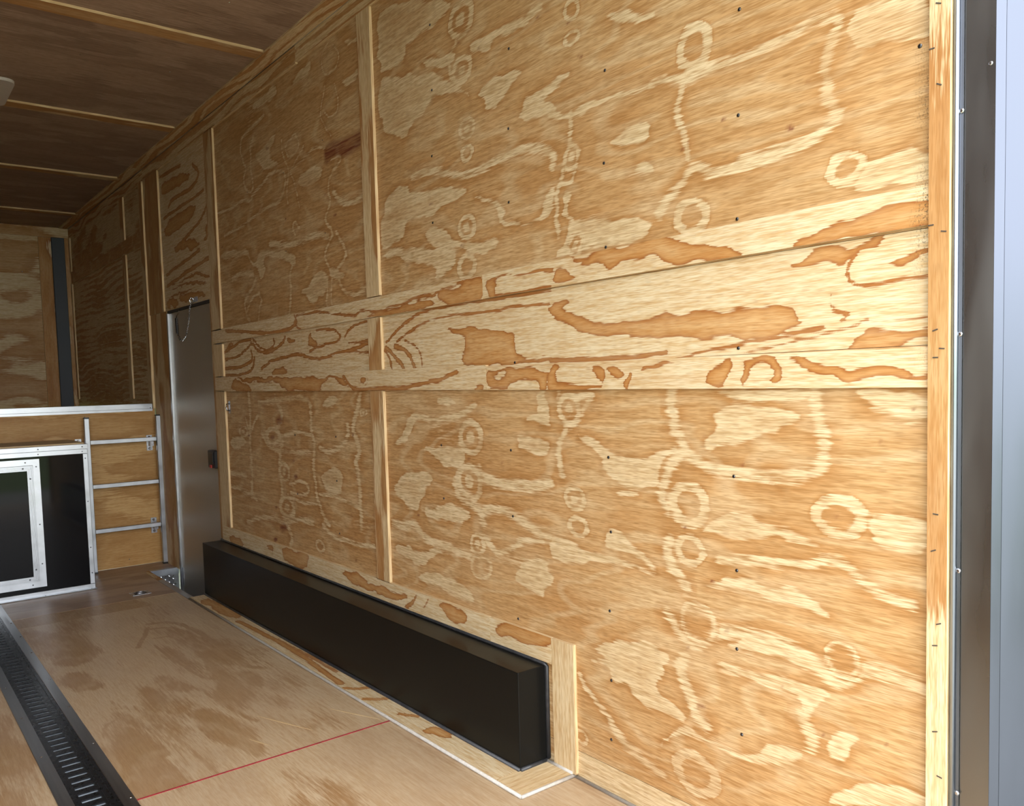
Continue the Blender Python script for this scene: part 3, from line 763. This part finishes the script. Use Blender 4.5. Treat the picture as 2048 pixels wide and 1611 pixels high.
# top strip
wp('top_strip', .77, 3.617, 2.70, 2.775, PT, (), base_cath, .008, T)
wp('top_strip', 3.619, 6.20, 2.695, 2.772, PT, (), base_cath, .010, T)
wp('top_strip', 6.202, 8.80, 2.690, 2.770, PT, (), base_cath, .02, T)
box('caulk_seam', W-.014, W-.002, .77, 8.8, 2.774, 2.785, M['alum_dull'], wr)
# strips round the wheel box
wp('trim_strip', 2.254, 4.91, .333, .417, PR, FIG['topstrip'], base_cream, .008, T)
wp('trim_strip', 1.932, 2.252, .333, .417, PR, FIG['topstrip'], base_cream, .006, T)
wp('trim_strip', 1.830, 1.930, .012, .417, PT, (), base_cream, .006, T, 'v')
# over the door and beyond
wp('plywood_panel', 4.80, 5.86, 1.757, 2.74, PR, FIG['over'], base_cream, .010)
wp('jamb_board', 5.86, 6.20, 1.757, 2.70, PT, (), base_blot, .015, T, 'v')
wp('jamb_board', 5.815, 6.20, 0, 1.755, PT, (), base_blot, .015, T*.6, 'v')
wp('batten', 6.20, 6.29, ZD, 2.69, PT, (), base_blot, .02, T*2, 'v', t=.024)
wp('plywood_panel', 6.20, 8.84, ZD, 2.27, PW, (), base_cath, .02)
wp('plywood_panel', 6.20, 8.84, 2.271, 2.74, PW, (), base_blot, .02)
wp('rail', 6.29, 8.765, 2.262, 2.368, PW, (), base_blot, .02, T)
for a, b_ in ((1.17, 2.261), (2.369, 2.69)):
    wp('batten', 6.775, 6.875, a, b_, PT, (), base_blot, .02, T, 'v')
    wp('batten', 8.765, 8.84, a, b_, PT, (), base_blot, .02, T, 'v')
# screws
for i, (y, z) in enumerate([(2535, 996), (2530, 800), (2123, 997), (2122, 779), (2108, 439), (1674, 998), (1670, 784), (1681, 552), (1680, 347), (1685, 169), (1244, 975), (1238, 743), (1240, 546), (1228, 333)]):
    screw((W-.0005, y/1000, z/1000), '-x', lr)
for y, z in [(3388, 997), (3396, 798), (3390, 560), (3830, 990), (3830, 700)]: screw((W-.0005, y/1000, z/1000), '-x', ll)
for y, z in [(2520, 2487), (2521, 2262), (2535, 2035), (2543, 1801), (2078, 2262), (2091, 2020), (2099, 1792), (1658, 2068), (1669, 1820), (1668, 1589), (1215, 2072), (1221, 1832), (1227, 1592), (796, 1852)]:
    screw((W-.0005, y/1000, z/1000), '-x', ur)
for y, z in [(2090, 1282), (1227, 1286)]: screw((W-.0005, y/1000, z/1000), '-x', mr)
for y, z in [(3400, 2300), (3410, 1900), (3830, 2250), (3840, 1880), (4300, 2250), (4300, 1850)]: screw((W-.0005, y/1000, z/1000), '-x', ul, r=.003)
def b_staple(bm): bm_box(bm, -.0012, .0012, -.0052, .0052, -.0011, .0011)
random.seed(5)
for y, z, a in [(.752, 1.912, .4), (.764, 1.832, 0), (.75, 1.762, .5), (.764, 1.50, 0), (.740, 1.485, .2), (.755, 1.298, -.3), (.742, 1.262, .1), (.754, 1.245, 0), (.752, .938, .1), (.756, .865, -.4), (.745, .72, -.4), (.752, .675, -.2), (.751, .50, -.3), (.742, .41, .2)]:
    stamp('staple', 'staple', b_staple, (W-.0202, y, z), M['staple'], rearb, (a, 0, 0))

# ------------------------------------------------------------------ floor
fl = struct('floor', (.4, 3.2, 0), 'worn plywood trailer floor with an inset tie-down track', 'floor')
PF, PG = M['ply_floor'], M['ply_floor_grey']
XT0, XT1, XT2, XT3 = .393, .432, .543, .582
def fp(u0, u1, v0, v1, mat, ops=(), base=base_blot, res=.02, grain='v'):
    return ply('floor_panel', fl, '+z', 0, .02, u0, u1, v0, v1, mat, ops, base, res, grain)
fp(XT3, W, 2.608, 4.955, PF, FIG['floor'], base_floor, .010)
fp(XT3, 1.452, 4.956, 5.173, PF, (), base_blot, .02)
fp(XT3, W, YE, 2.602, PF, (), base_floor, .014)
fp(XT3, 1.452, 5.176, 5.93, PG, (), base_blot, .02, 'u')
fp(XL, W, 5.931, YR, PG, (), base_blot, .03, 'u')
fp(XL, XT0, YE, 5.93, PF, (), base_blot, .02)
box('subfloor', XL-.05, 1.45, YE, YR+.1, -.06, -.0205, M['skin'], fl)
box('subfloor', 1.451, W+.04, YE, 4.95, -.06, -.0205, M['skin'], fl)
box('chalk_line', XT3+.002, 1.462, 2.6012, 2.6092, -.004, .0008, M['chalk_red'], fl)
for x0, y0_, x1, y1_ in ((1.335, 2.86, 1.43, 2.64), (1.10, 2.98, 1.20, 2.72), (1.00, 2.80, 1.035, 2.70)):
    ln = math.hypot(x1-x0, y1_-y0_); ux, uy = (x1-x0)/ln, (y1_-y0_)/ln
    prism('scratch', [(x0, y0_), (x0*.5+x1*.5-uy*.0035, y0_*.5+y1_*.5+ux*.0035), (x1, y1_), (x0*.5+x1*.5+uy*.0035, y0_*.5+y1_*.5-ux*.0035)], 'z', -.002, .0006, M['edge'], fl)
ply('edge_board', fl, '+z', .0015, .02, 1.453, 1.487, 5.575, 5.930, PT, (), base_blot, .015, 'v')
box('edge_strip', 1.450, 1.488, 4.962, 5.574, -.02, .0035, M['alum_brushed'], fl, .001)
screw((1.459, 5.90, .0018), '+z', fl, M['zinc'], .0035)

# floor trim boards round the wheel box
tb = struct('trim_1', (1.50, 3.4, 0), 'pale plywood trim boards and caulk on the floor around the black wheel box', 'trim')
ply('trim_board', tb, '+z', .0115, .011, 1.457, 1.546, 1.972, 4.945, PR, FIG['floortrim'], base_cream, .008, 'v')
ply('trim_board', tb, '+z', .0115, .011, 1.457, W-.006, 1.848, 1.970, PT, (), base_cream, .008, 'u')
for pts in ([(1.453, 1.846, .006), (1.453, 3.0, .005), (1.453, 4.0, .006), (1.453, 4.945, .005)], [(1.453, 1.845, .006), (1.56, 1.8445, .006), (W-.004, 1.843, .006)],
            [(W-.012, 1.845, .013), (W-.013, 1.968, .013)], [(W-.003, YE+.2, .002), (W-.003, 1.842, .003)]):
    tube('caulk_bead', pts, .0058, M['caulk'], tb, 8)

# ------------------------------------------------------------------ ceiling
ce = struct('ceiling', (.4, 4.5, ZC), 'dark reddish brown plywood ceiling with pale seam battens', 'ceiling')
CY = [.6, 2.42, 3.80, 5.17, 6.58, 8.06, 8.90]
for a, b_ in zip(CY, CY[1:]):
    ply('ceiling_panel', ce, '-z', ZC, .006, XL, W, a+.002, b_-.002, M['luan'], (), base_blot, .03, 'u')
for y in CY[1:-1]:
    ply('batten', ce, '-z', ZC-.011, .011, XL, 1.572 if y < 6 else 1.60, y-.026, y+.068, PT, (), base_blot, .015, 'u')
for a, b_ in ((.77, 3.72), (3.722, 6.2), (6.202, 8.8)):
    ply('edge_strip', ce, '-z', ZC-.010, .010, 1.578, W-.003, a, b_, PT, (), base_cath, .010, 'v')
box('roof_skin', XL-.06, W+.075, YE+.03, 9.0, ZC+.02, 2.97, M['skin'], ce)
for x, y in [(1280, 3396), (904, 4297), (911, 4757), (1310, 4759), (924, 5674), (1326, 5682), (929, 6122), (1334, 6143), (1302, 4288)]:
    screw((x/1000, y/1000, ZC-.0004), '-z', ce, M['chrome'], .0035)

# ------------------------------------------------------------------ left wall (out of view) and front wall
wl = struct('wall_left', (XL, 4.5, 0), 'unseen left wall of the trailer, brown made dark to cut bounced light', 'wall')
for a, b_ in ((.6, 3.0), (3.002, 5.5), (5.502, 8.84)):
    box('wall_panel', XL-.06, XL-.001, a, b_, -.02, ZC+.02, M['brown_panel'], wl)
wf = struct('wall_front', (.4, YN, ZD), 'dim plywood front wall above the raised deck', 'wall')
ply('plywood_panel', wf, '-y', YN, .012, XL, 1.405, ZD, 2.70, M['ply_trim'], (), base_blot, .02, 'u')
ply('batten', wf, '-y', YN-.010, .022, 1.406, 1.512, ZD, 2.69, PR, (), base_blot, .012, 'v')
ply('top_strip', wf, '-y', YN-.010, .022, XL, W, 2.692, ZC-.001, PT, (), base_blot, .02, 'u')
box('corner_cover', 1.513, 1.622, YN-.03, YN+.02, ZD, 2.69, M['dark_post'], wf, .004)
ply('corner_batten', wf, '-y', YN-.02, .022, 1.623, W-.002, ZD, 2.69, PT, (), base_blot, .02, 'v')
box('outer_skin', XL-.06, W+.075, YN+.025, YN+.06, ZD-.2, 2.95, M['skin'], wf)
screw((1.262, YN-.0005, 2.36), '-y', wf, M['chrome'], .006)

# ------------------------------------------------------------------ raised deck
pf = tag(empty('raised_platform', (.6, YR, 0)), 'yellowish plywood riser of the raised deck with bright aluminium edge', 'platform')
ply('riser_panel', pf, '-y', YR, .018, XL, W-.014, .001, 1.099, M['ply_riser'], (), base_blot, .012, 'u')
ply('deck_board', pf, '+z', ZD+.002, .018, XL, W-.026, YR+.02, YN-.03, M['ply_trim'], (), base_blot, .04, 'u')
bm = bmesh.new(); bm_box(bm, XL, W-.03, YR-.008, YR+.030, 1.101, 1.138, .002); bm_box(bm, XL, W-.03, YR-.006, YR-.001, 1.085, 1.104)
from_bm('edge_angle', bm, M['alum'], pf)
screw((W-.045, YR-.0082, 1.108), '-y', pf, M['chrome'], .004)
for x, z in ((1.20, 1.06), (1.43, .05)): screw((x, YR-.0004, z), '-y', pf, M['screw'], .0035)

# ------------------------------------------------------------------ ladder
ld = tag(empty('ladder', (1.42, 6.12, 0)), 'square-tube aluminium ladder leaning on brackets before the plywood riser', 'ladder')
def btube(name, x0, x1, y0, y1, z0, z1, parent, mat): return box(name, x0, x1, y0, y1, z0, z1, mat, parent, .002)
for x0 in (1.176, 1.632):
    r_ = btube('rail', x0, x0+.030, 6.100, 6.130, .0, 1.052, ld, M['alum'])
    box('end_cap', x0-.001, x0+.031, 6.099, 6.131, 1.0525, 1.060, M['black_plastic'], r_)
    box('foot_cap', x0-.001, x0+.031, 6.099, 6.131, .0005, .012, M['black_plastic'], r_)
for z in (.890, .590, .285): btube('rung', 1.2065, 1.6315, 6.103, 6.127, z-.014, z+.014, ld, M['alum'])
for x, z in ((1.605, .86), (1.605, .27), (1.150, .86)):
    bk = box('bracket', x-.020, x+.020, YR-.006, YR-.001, z-.055, z+.055, M['zinc'], ld, .001)
    box('stand_off', x-.012, x+.012, 6.131, YR-.0065, z-.02, z+.015, M['zinc'], bk)
    screw((x, YR-.0062, z+.040), '-y', bk, M['chrome'], .009, 'bolt'); screw((x, YR-.0062, z-.040), '-y', bk, M['chrome'], .009, 'bolt')

# ------------------------------------------------------------------ black cabinet
cb = tag(empty('cabinet', (.60, 5.66, 0)), 'glossy black cabinet with riveted aluminium edge trims beside the ladder', 'cabinet')
CX0, CX1, CY0, CY1, CZ = .05, 1.10, 5.668, 6.095, .905
box('body', CX0+.004, CX1-.004, CY0, CY1, .002, CZ-.004, M['black_gloss'], cb)
box('top_board', CX0+.01, CX1-.012, CY0+.03, 6.18, CZ-.003, CZ+.012, M['ply_floor_grey'] if False else M['edge'], cb)
A_ = M['alum']
def angle(name, parts):
    bm = bmesh.new()
    for p in parts: bm_box(bm, *p, .0012)
    return from_bm(name, bm, A_, cb)
ta = angle('top_trim', [(CX0, CX1, CY0-.007, CY0-.0005, CZ-.055, CZ-.0265), (CX0-.002, CX1+.003, CY0-.014, CY0+.035, CZ-.026, CZ+.004)])
ra = angle('side_trim', [(CX1-.027, CX1, CY0-.005, CY0-.0005, .032, CZ-.056), (CX1-.003, CX1+.001, CY0-.004, CY0+.03, .002, CZ-.03)])
ba = angle('bottom_trim', [(CX0, CX1-.001, CY0-.006, CY0-.0005, .003, .031), (CX0, CX1+.004, CY0-.034, CY0-.006, .0015, .0055)])
la = angle('side_trim', [(CX0, CX0+.027, CY0-.005, CY0-.0005, .032, CZ-.056)])
for x in (.24, .62, .83, 1.07):
    screw((x, CY0-.0145, CZ-.012), '-y', ta, M['screw'], .0042); screw((x, CY0-.0075, CZ-.042), '-y', ta, M['screw'], .0036)
for z in (.10, .26, .55, .82): screw((CX1-.014, CY0-.0055, z), '-y', ra, M['screw'], .004)
for x in (.24, .55, .82, 1.075): screw((x, CY0-.022, .0056), '+z', ba, M['screw'], .004)
# access door: riveted outer frame, ribbed inner frame and black leaf
dr = tag(empty('door', ((.16+.834)/2, CY0-.01, .45), cb))
def frame(name, x0, x1, z0, z1, wd, y0, y1, parent, ribs=0):
    bm = bmesh.new()
    for k in range(ribs+1):
        o = k*.0062; ww = wd if ribs == 0 else .0052
        a0, a1, c0, c1 = x0+o, x1-o, z0+o, z1-o
        yy = y0-(.0015 if k in (0, ribs) and ribs else 0)
        for poly in ([(a0, c0), (a1, c0), (a1-ww, c0+ww), (a0+ww, c0+ww)], [(a1, c0), (a1, c1), (a1-ww, c1-ww), (a1-ww, c0+ww)],
                     [(a1, c1), (a0, c1), (a0+ww, c1-ww), (a1-ww, c1-ww)], [(a0, c1), (a0, c0), (a0+ww, c0+ww), (a0+ww, c1-ww)]):
            bm_prism(bm, poly, 'y', yy, y1)
    return from_bm(name, bm, A_, parent)
of = frame('outer_frame', .16, .834, .060, .836, .036, CY0-.006, CY0-.0005, dr)
inf = frame('inner_frame', .198, .796, .098, .798, .034, CY0-.011, CY0-.0008, dr, 4)
lf = box('leaf', .225, .769, CY0-.007, CY0-.001, .128, .768, M['black_gloss'], dr)
for x, z in [(.816, .20), (.816, .44), (.816, .79), (.76, .818), (.50, .818), (.76, .078), (.50, .078)]: screw((x, CY0-.0065, z), '-y', of, M['screw'], .0042)
for x, z in [(.781, .17), (.781, .72), (.745, .783), (.745, .113)]: screw((x, CY0-.013, z), '-y', inf, M['screw'], .005)
hn = box('handle', .215, .245, CY0-.03, CY0-.0072, .42, .52, M['black_plastic'], dr, .004)

# ------------------------------------------------------------------ wheel box
wb = tag(empty('wheel_box', (1.6, 3.46, 0)), 'long black painted wheel box standing along the plywood wall', 'wheel box')
bx0, by0, by1, bz = 1.547, 1.966, 4.948, .322
bm = bmesh.new(); bm_box(bm, bx0, W-.001, by0, by1, .001, bz, .0025, 2); from_bm('shell', bm, M['black_paint'], wb)
for pts in ([(bx0-.001, by0, .013), (bx0-.001, by1, .013)], [(bx0, by0-.001, .014), (W-.012, by0-.001, .014)],
            [(W-.006, by0-.002, .02), (W-.006, by0-.002, bz-.004), (W-.007, by0+.004, bz+.004), (W-.007, by1, bz+.004)]):
    tube('sealant_bead', pts, .0075, M['black_seal'], wb, 8)

# ------------------------------------------------------------------ tie-down track
tk = tag(empty('tie_down_track', (.49, 4.1, 0)), 'black slotted tie-down track sunk in the floor between aluminium strips', 'track')
ty0, ty1, sx0, sx1, sp = YE+.1, 5.60, .4515, .5065, .0513
bm = bmesh.new()
bm_box(bm, XT1, sx0, ty0, ty1, -.003, .0015); bm_box(bm, sx1, XT2, ty0, ty1, -.003, .0015)
bm_box(bm, XT2-.012, XT2-.008, ty0, ty1, .0014, .0035); bm_box(bm, sx1+.008, sx1+.0105, ty0, ty1, .0014, .0028)
y = 2.700 - sp*int((2.70-ty0)/sp); ys = []
while y < ty1-.03: ys.append(y); y += sp
prev = ty0
for y in ys:
    bm_box(bm, sx0-.0003, sx1+.0003, prev, y-.0095, -.003, .0015); prev = y+.0095
bm_box(bm, sx0-.0003, sx1+.0003, prev, ty1, -.003, .0015)
from_bm('rail', bm, M['black_track'], tk)
box('tray', XT1+.004, XT2-.004, ty0, ty1, -.010, -.0032, M['tray_metal'], tk)
for x0, x1, ss, sxx in ((XT0, XT1-.0005, (2.25, 2.69, 3.129, 3.562, 3.979, 4.4, 4.85, 5.3), .411), (XT2+.0005, XT3, (2.2, 2.628, 3.130, 3.567, 3.969, 4.443, 4.78, 5.106), .572)):
    s_o = box('trim_strip', x0, x1, ty0, ty1, -.004, .0035, M['alum_brushed'], tk, .0008)
    for yy in ss: screw((sxx, yy, .0036), '+z', s_o, M['chrome'], .0045)

# ------------------------------------------------------------------ recessed floor ring
rg = tag(empty('floor_tie_ring', (1.275, 5.31, 0)), 'recessed zinc tie-down ring let into the floor near the step', 'tie ring')
pl = bmesh.new()
for b4 in ((1.222, 1.328, 5.262, 5.280), (1.222, 1.328, 5.340, 5.358), (1.222, 1.240, 5.280, 5.340), (1.310, 1.328, 5.280, 5.340)): bm_box(pl, *b4, .0005, .003)
plo = from_bm('plate', pl, M['zinc'], rg)
box('cup', 1.238, 1.312, 5.279, 5.341, .0002, .0011, M['black_track'], rg)
tube('ring', [(1.275+.028*math.cos(a), 5.31+.020*math.sin(a), .0065) for a in [i*math.pi/10 for i in range(21)]], .0042, M['zinc'], rg, 8)
for x, y in ((1.231, 5.349), (1.319, 5.349), (1.231, 5.271), (1.319, 5.271)): screw((x, y, .003), '+z', plo, M['chrome'], .006, 'bolt')

# ------------------------------------------------------------------ side door, step well, door chain
d1 = struct('door_1', (W, 5.36, 0), 'narrow dull metal side door with black latch beyond the wheel box', 'door')
box('leaf', W+.004, W+.030, 4.915, 5.788, -.28, 1.738, M['door_metal'], d1, .002)
box('head_gasket', W-.004, W+.020, 4.912, 5.812, 1.7385, 1.756, M['gasket'], d1)
box('edge_frame', W-.012, W+.03, 5.789, 5.813, -.28, 1.738, M['alum'], d1, .002)
box('hinge_guard', W-.004, W+.003, 5.762, 5.786, -.1, .02, M['alum_dull'], d1)
lt = box('latch', W-.024, W+.0035, 4.958, 5.073, .752, .858, M['black_plastic'], d1, .004)
box('latch_plate', W-.028, W-.0245, 4.975, 5.056, .775, .845, M['black_plastic'], lt, .001)
box('release_button', W-.033, W-.0285, 4.990, 5.020, .755, .772, M['red_plastic'], lt, .001)
sw = tag(empty('step_well', (1.58, 5.4, -.2)), 'recessed metal step well with diamond plate side below the door', 'step')
box('tread', 1.489, W+.003, 4.960, 5.905, -.30, -.285, M['diamond'], sw)
box('floor_side', 1.4885, 1.494, 4.960, 5.905, -.284, -.021, M['diamond'], sw)
fs = box('far_side', 1.495, W+.003, 5.895, 5.905, -.284, -.002, M['diamond'], sw)
box('near_side', 1.495, W+.003, 4.957, 4.961, -.284, -.002, M['diamond'], sw)
ang = bmesh.new(); bm_box(ang, 1.488, W+.003, 5.886, 5.8945, -.038, .004); bm_box(ang, 1.488, W-.013, 5.8946, 5.930, .0005, .004)
from_bm('top_angle', ang, M['alum_dull'], sw)
lg = bmesh.new()
for i in range(7):
    for j in range(11):
        x = 1.505+.026*i; z = -.05-.021*j; s = 1 if (i+j) % 2 else -1
        if x > W-.01: continue
        p = [Vector((x-.009*s*.7, 5.8945, z-.009*.7)), Vector((x, 5.8925, z)), Vector((x+.009*s*.7, 5.8945, z+.009*.7))]
        bm_tube(lg, p, [.0006, .0028, .0006], 5)
tag(from_bm('tread_lugs', lg, M['chrome'], fs), kind='stuff')
ch = tag(empty('door_chain', (W-.02, 5.38, 1.65)), 'slack steel check chain with a coil spring hanging above the side door', 'chain')
XC = W-.022
ey = box('eye_plate', W-.004, W-.0005, 5.18, 5.25, 1.765, 1.795, M['zinc'], ch, .001)
tube('eye', [(XC+.012*math.cos(a)+.004, 5.245, 1.775+.016*math.sin(a)) for a in [i*math.pi/8 for i in range(17)]], .004, M['chrome'], ch, 8)
path = [Vector((XC, a, b_)) for a, b_ in [(5.250, 1.765), (5.270, 1.74), (5.287, 1.703), (5.304, 1.658), (5.341, 1.605), (5.390, 1.558), (5.456, 1.536), (5.505, 1.552), (5.542, 1.589)]]
def lerp_path(path, step):
    out = []; acc = 0; d = [(b_-a).length for a, b_ in zip(path, path[1:])]; tot = sum(d); s = 0
    while s <= tot:
        r = s; i = 0
        while i < len(d)-1 and r > d[i]: r -= d[i]; i += 1
        out.append((path[i].lerp(path[i+1], min(1, r/d[i])), (path[i+1]-path[i]).normalized())); s += step
    return out
def b_link(bm):
    pts = [(.005*math.cos(a), 0, .0088*math.sin(a)) for a in [i*math.pi/6 for i in range(13)]]
    bm_tube(bm, pts, .0019, 6, False)
for i, (p, t) in enumerate(lerp_path(path, .0135)):
    o = stamp('link', 'link', b_link, p, M['chrome'], ch)
    o.rotation_euler = (Vector((0, 0, 1)).rotation_difference(t).to_matrix() @ Matrix.Rotation(math.pi/2*(i % 2)+.5, 3, 'Z')).to_euler()
a0, a1 = Vector((XC, 5.548, 1.592)), Vector((XC, 5.556, 1.690))
tube('spring', [a0.lerp(a1, k/160)+Vector((.0085*math.cos(k*2*math.pi/10), .0085*math.sin(k*2*math.pi/10), 0)) for k in range(161)], .0021, M['screw'], ch, 6)
tube('hook', [(XC, 5.556, 1.69), (XC, 5.545, 1.705), (XC, 5.515, 1.715), (XC, 5.50, 1.728), (XC+.004, 5.503, 1.742), (XC+.012, 5.52, 1.745)], .0026, M['chrome'], ch, 8)

# ------------------------------------------------------------------ small hook plate on the wall
hk = tag(empty('wall_hook', (W, 4.715, 1.12)), 'small chrome hook plate screwed to the wall near the door batten', 'hook')
box('plate', W-.004, W-.0005, 4.703, 4.728, 1.085, 1.155, M['chrome'], hk, .0012)
tube('prong', [(W-.004, 4.715, 1.14), (W-.018, 4.715, 1.138), (W-.022, 4.715, 1.120), (W-.018, 4.715, 1.104), (W-.004, 4.715, 1.10)], .004, M['chrome'], hk, 8)
screw((W-.0042, 4.715, 1.150), '-x', hk, M['screw'], .003); screw((W-.0042, 4.715, 1.091), '-x', hk, M['screw'], .003)

# ------------------------------------------------------------------ ceiling vent
vt = tag(empty('roof_vent', (.50, 5.01, ZC)), 'pale plastic roof vent frame with rounded corners on the ceiling', 'vent')
def rrect(x0, x1, y0, y1, r, n=6):
    out = []
    for cx, cy, a in ((x1-r, y1-r, 0), (x0+r, y1-r, 90), (x0+r, y0+r, 180), (x1-r, y0+r, 270)):
        for k in range(n+1):
            t = math.radians(a+90*k/n); out.append((cx+r*math.cos(t), cy+r*math.sin(t)))
    return out
bm = bmesh.new()
o1, i1 = rrect(.26, .712, 4.80, 5.24, .05), rrect(.315, .655, 4.855, 5.185, .02)
zz = (ZC-.001, ZC-.016); V = [[bm.verts.new((x, y, z)) for x, y in pl_] for pl_ in (o1, i1) for z in zz]
n = len(o1)
for k in range(n):
    k2 = (k+1) % n
    bm.faces.new((V[0][k], V[0][k2], V[1][k2], V[1][k])); bm.faces.new((V[1][k], V[1][k2], V[3][k2], V[3][k])); bm.faces.new((V[3][k], V[3][k2], V[2][k2], V[2][k]))
from_bm('frame', bm, M['vent_plastic'], vt)
bm = bmesh.new(); bm_prism(bm, rrect(.318, .652, 4.858, 5.182, .02), 'z', ZC-.004, ZC-.001); from_bm('lid', bm, M['vent_dome'], vt)
bm = bmesh.new()
for k in range(9): bm_box(bm, .33, .64, 4.885+.034*k, 4.888+.034*k, ZC-.011, ZC-.0045)
from_bm('screen', bm, M['screw'], vt)

# ------------------------------------------------------------------ rear post
rp = tag(empty('rear_post', (1.67, .66, 0)), 'folded grey sheet metal post at the rear opening, right edge', 'post')
z0, z1 = -.10, 2.90
tube('edge_bead', [(W-.008, .7235, z0), (W-.008, .7235, z1)], .0055, M['bead_metal'], rp, 10)
def sheet(name, pts, mat, th=.002):
    bm = bmesh.new(); a = [Vector((p[0], p[1], 0)) for p in pts]; back = []
    for i, p in enumerate(a):
        t = (a[min(i+1, len(a)-1)]-a[max(i-1, 0)]).normalized(); back.append(p+Vector((-t.y, t.x, 0))*th)
    poly = [(p.x, p.y) for p in a]+[(p.x, p.y) for p in reversed(back)]
    bm_prism(bm, poly, 'z', z0, z1); return from_bm(name, bm, mat, rp)
fl_ = sheet('flange', [(W-.004, .7185), (W-.003, .7125)], M['post_flange'])
sheet('side_face', [(W+.001, .7120), (W+.004, .660)], M['post_metal'])
sheet('return_lip', [(W+.004, .6595), (W+.024, .6500)], M['post_face'])
sheet('rear_face', [(W+.0245, .6495), (W+.078, .617), (W+.10, .618)], M['post_face'])
for zq in (1.706, 1.288, .829, .382, 2.15): screw((W-.0045, .7155, zq), '-x', fl_, M['chrome'], .0052)
screw((W+.003, .668, 1.78), '-x', fl_, M['chrome'], .0042)
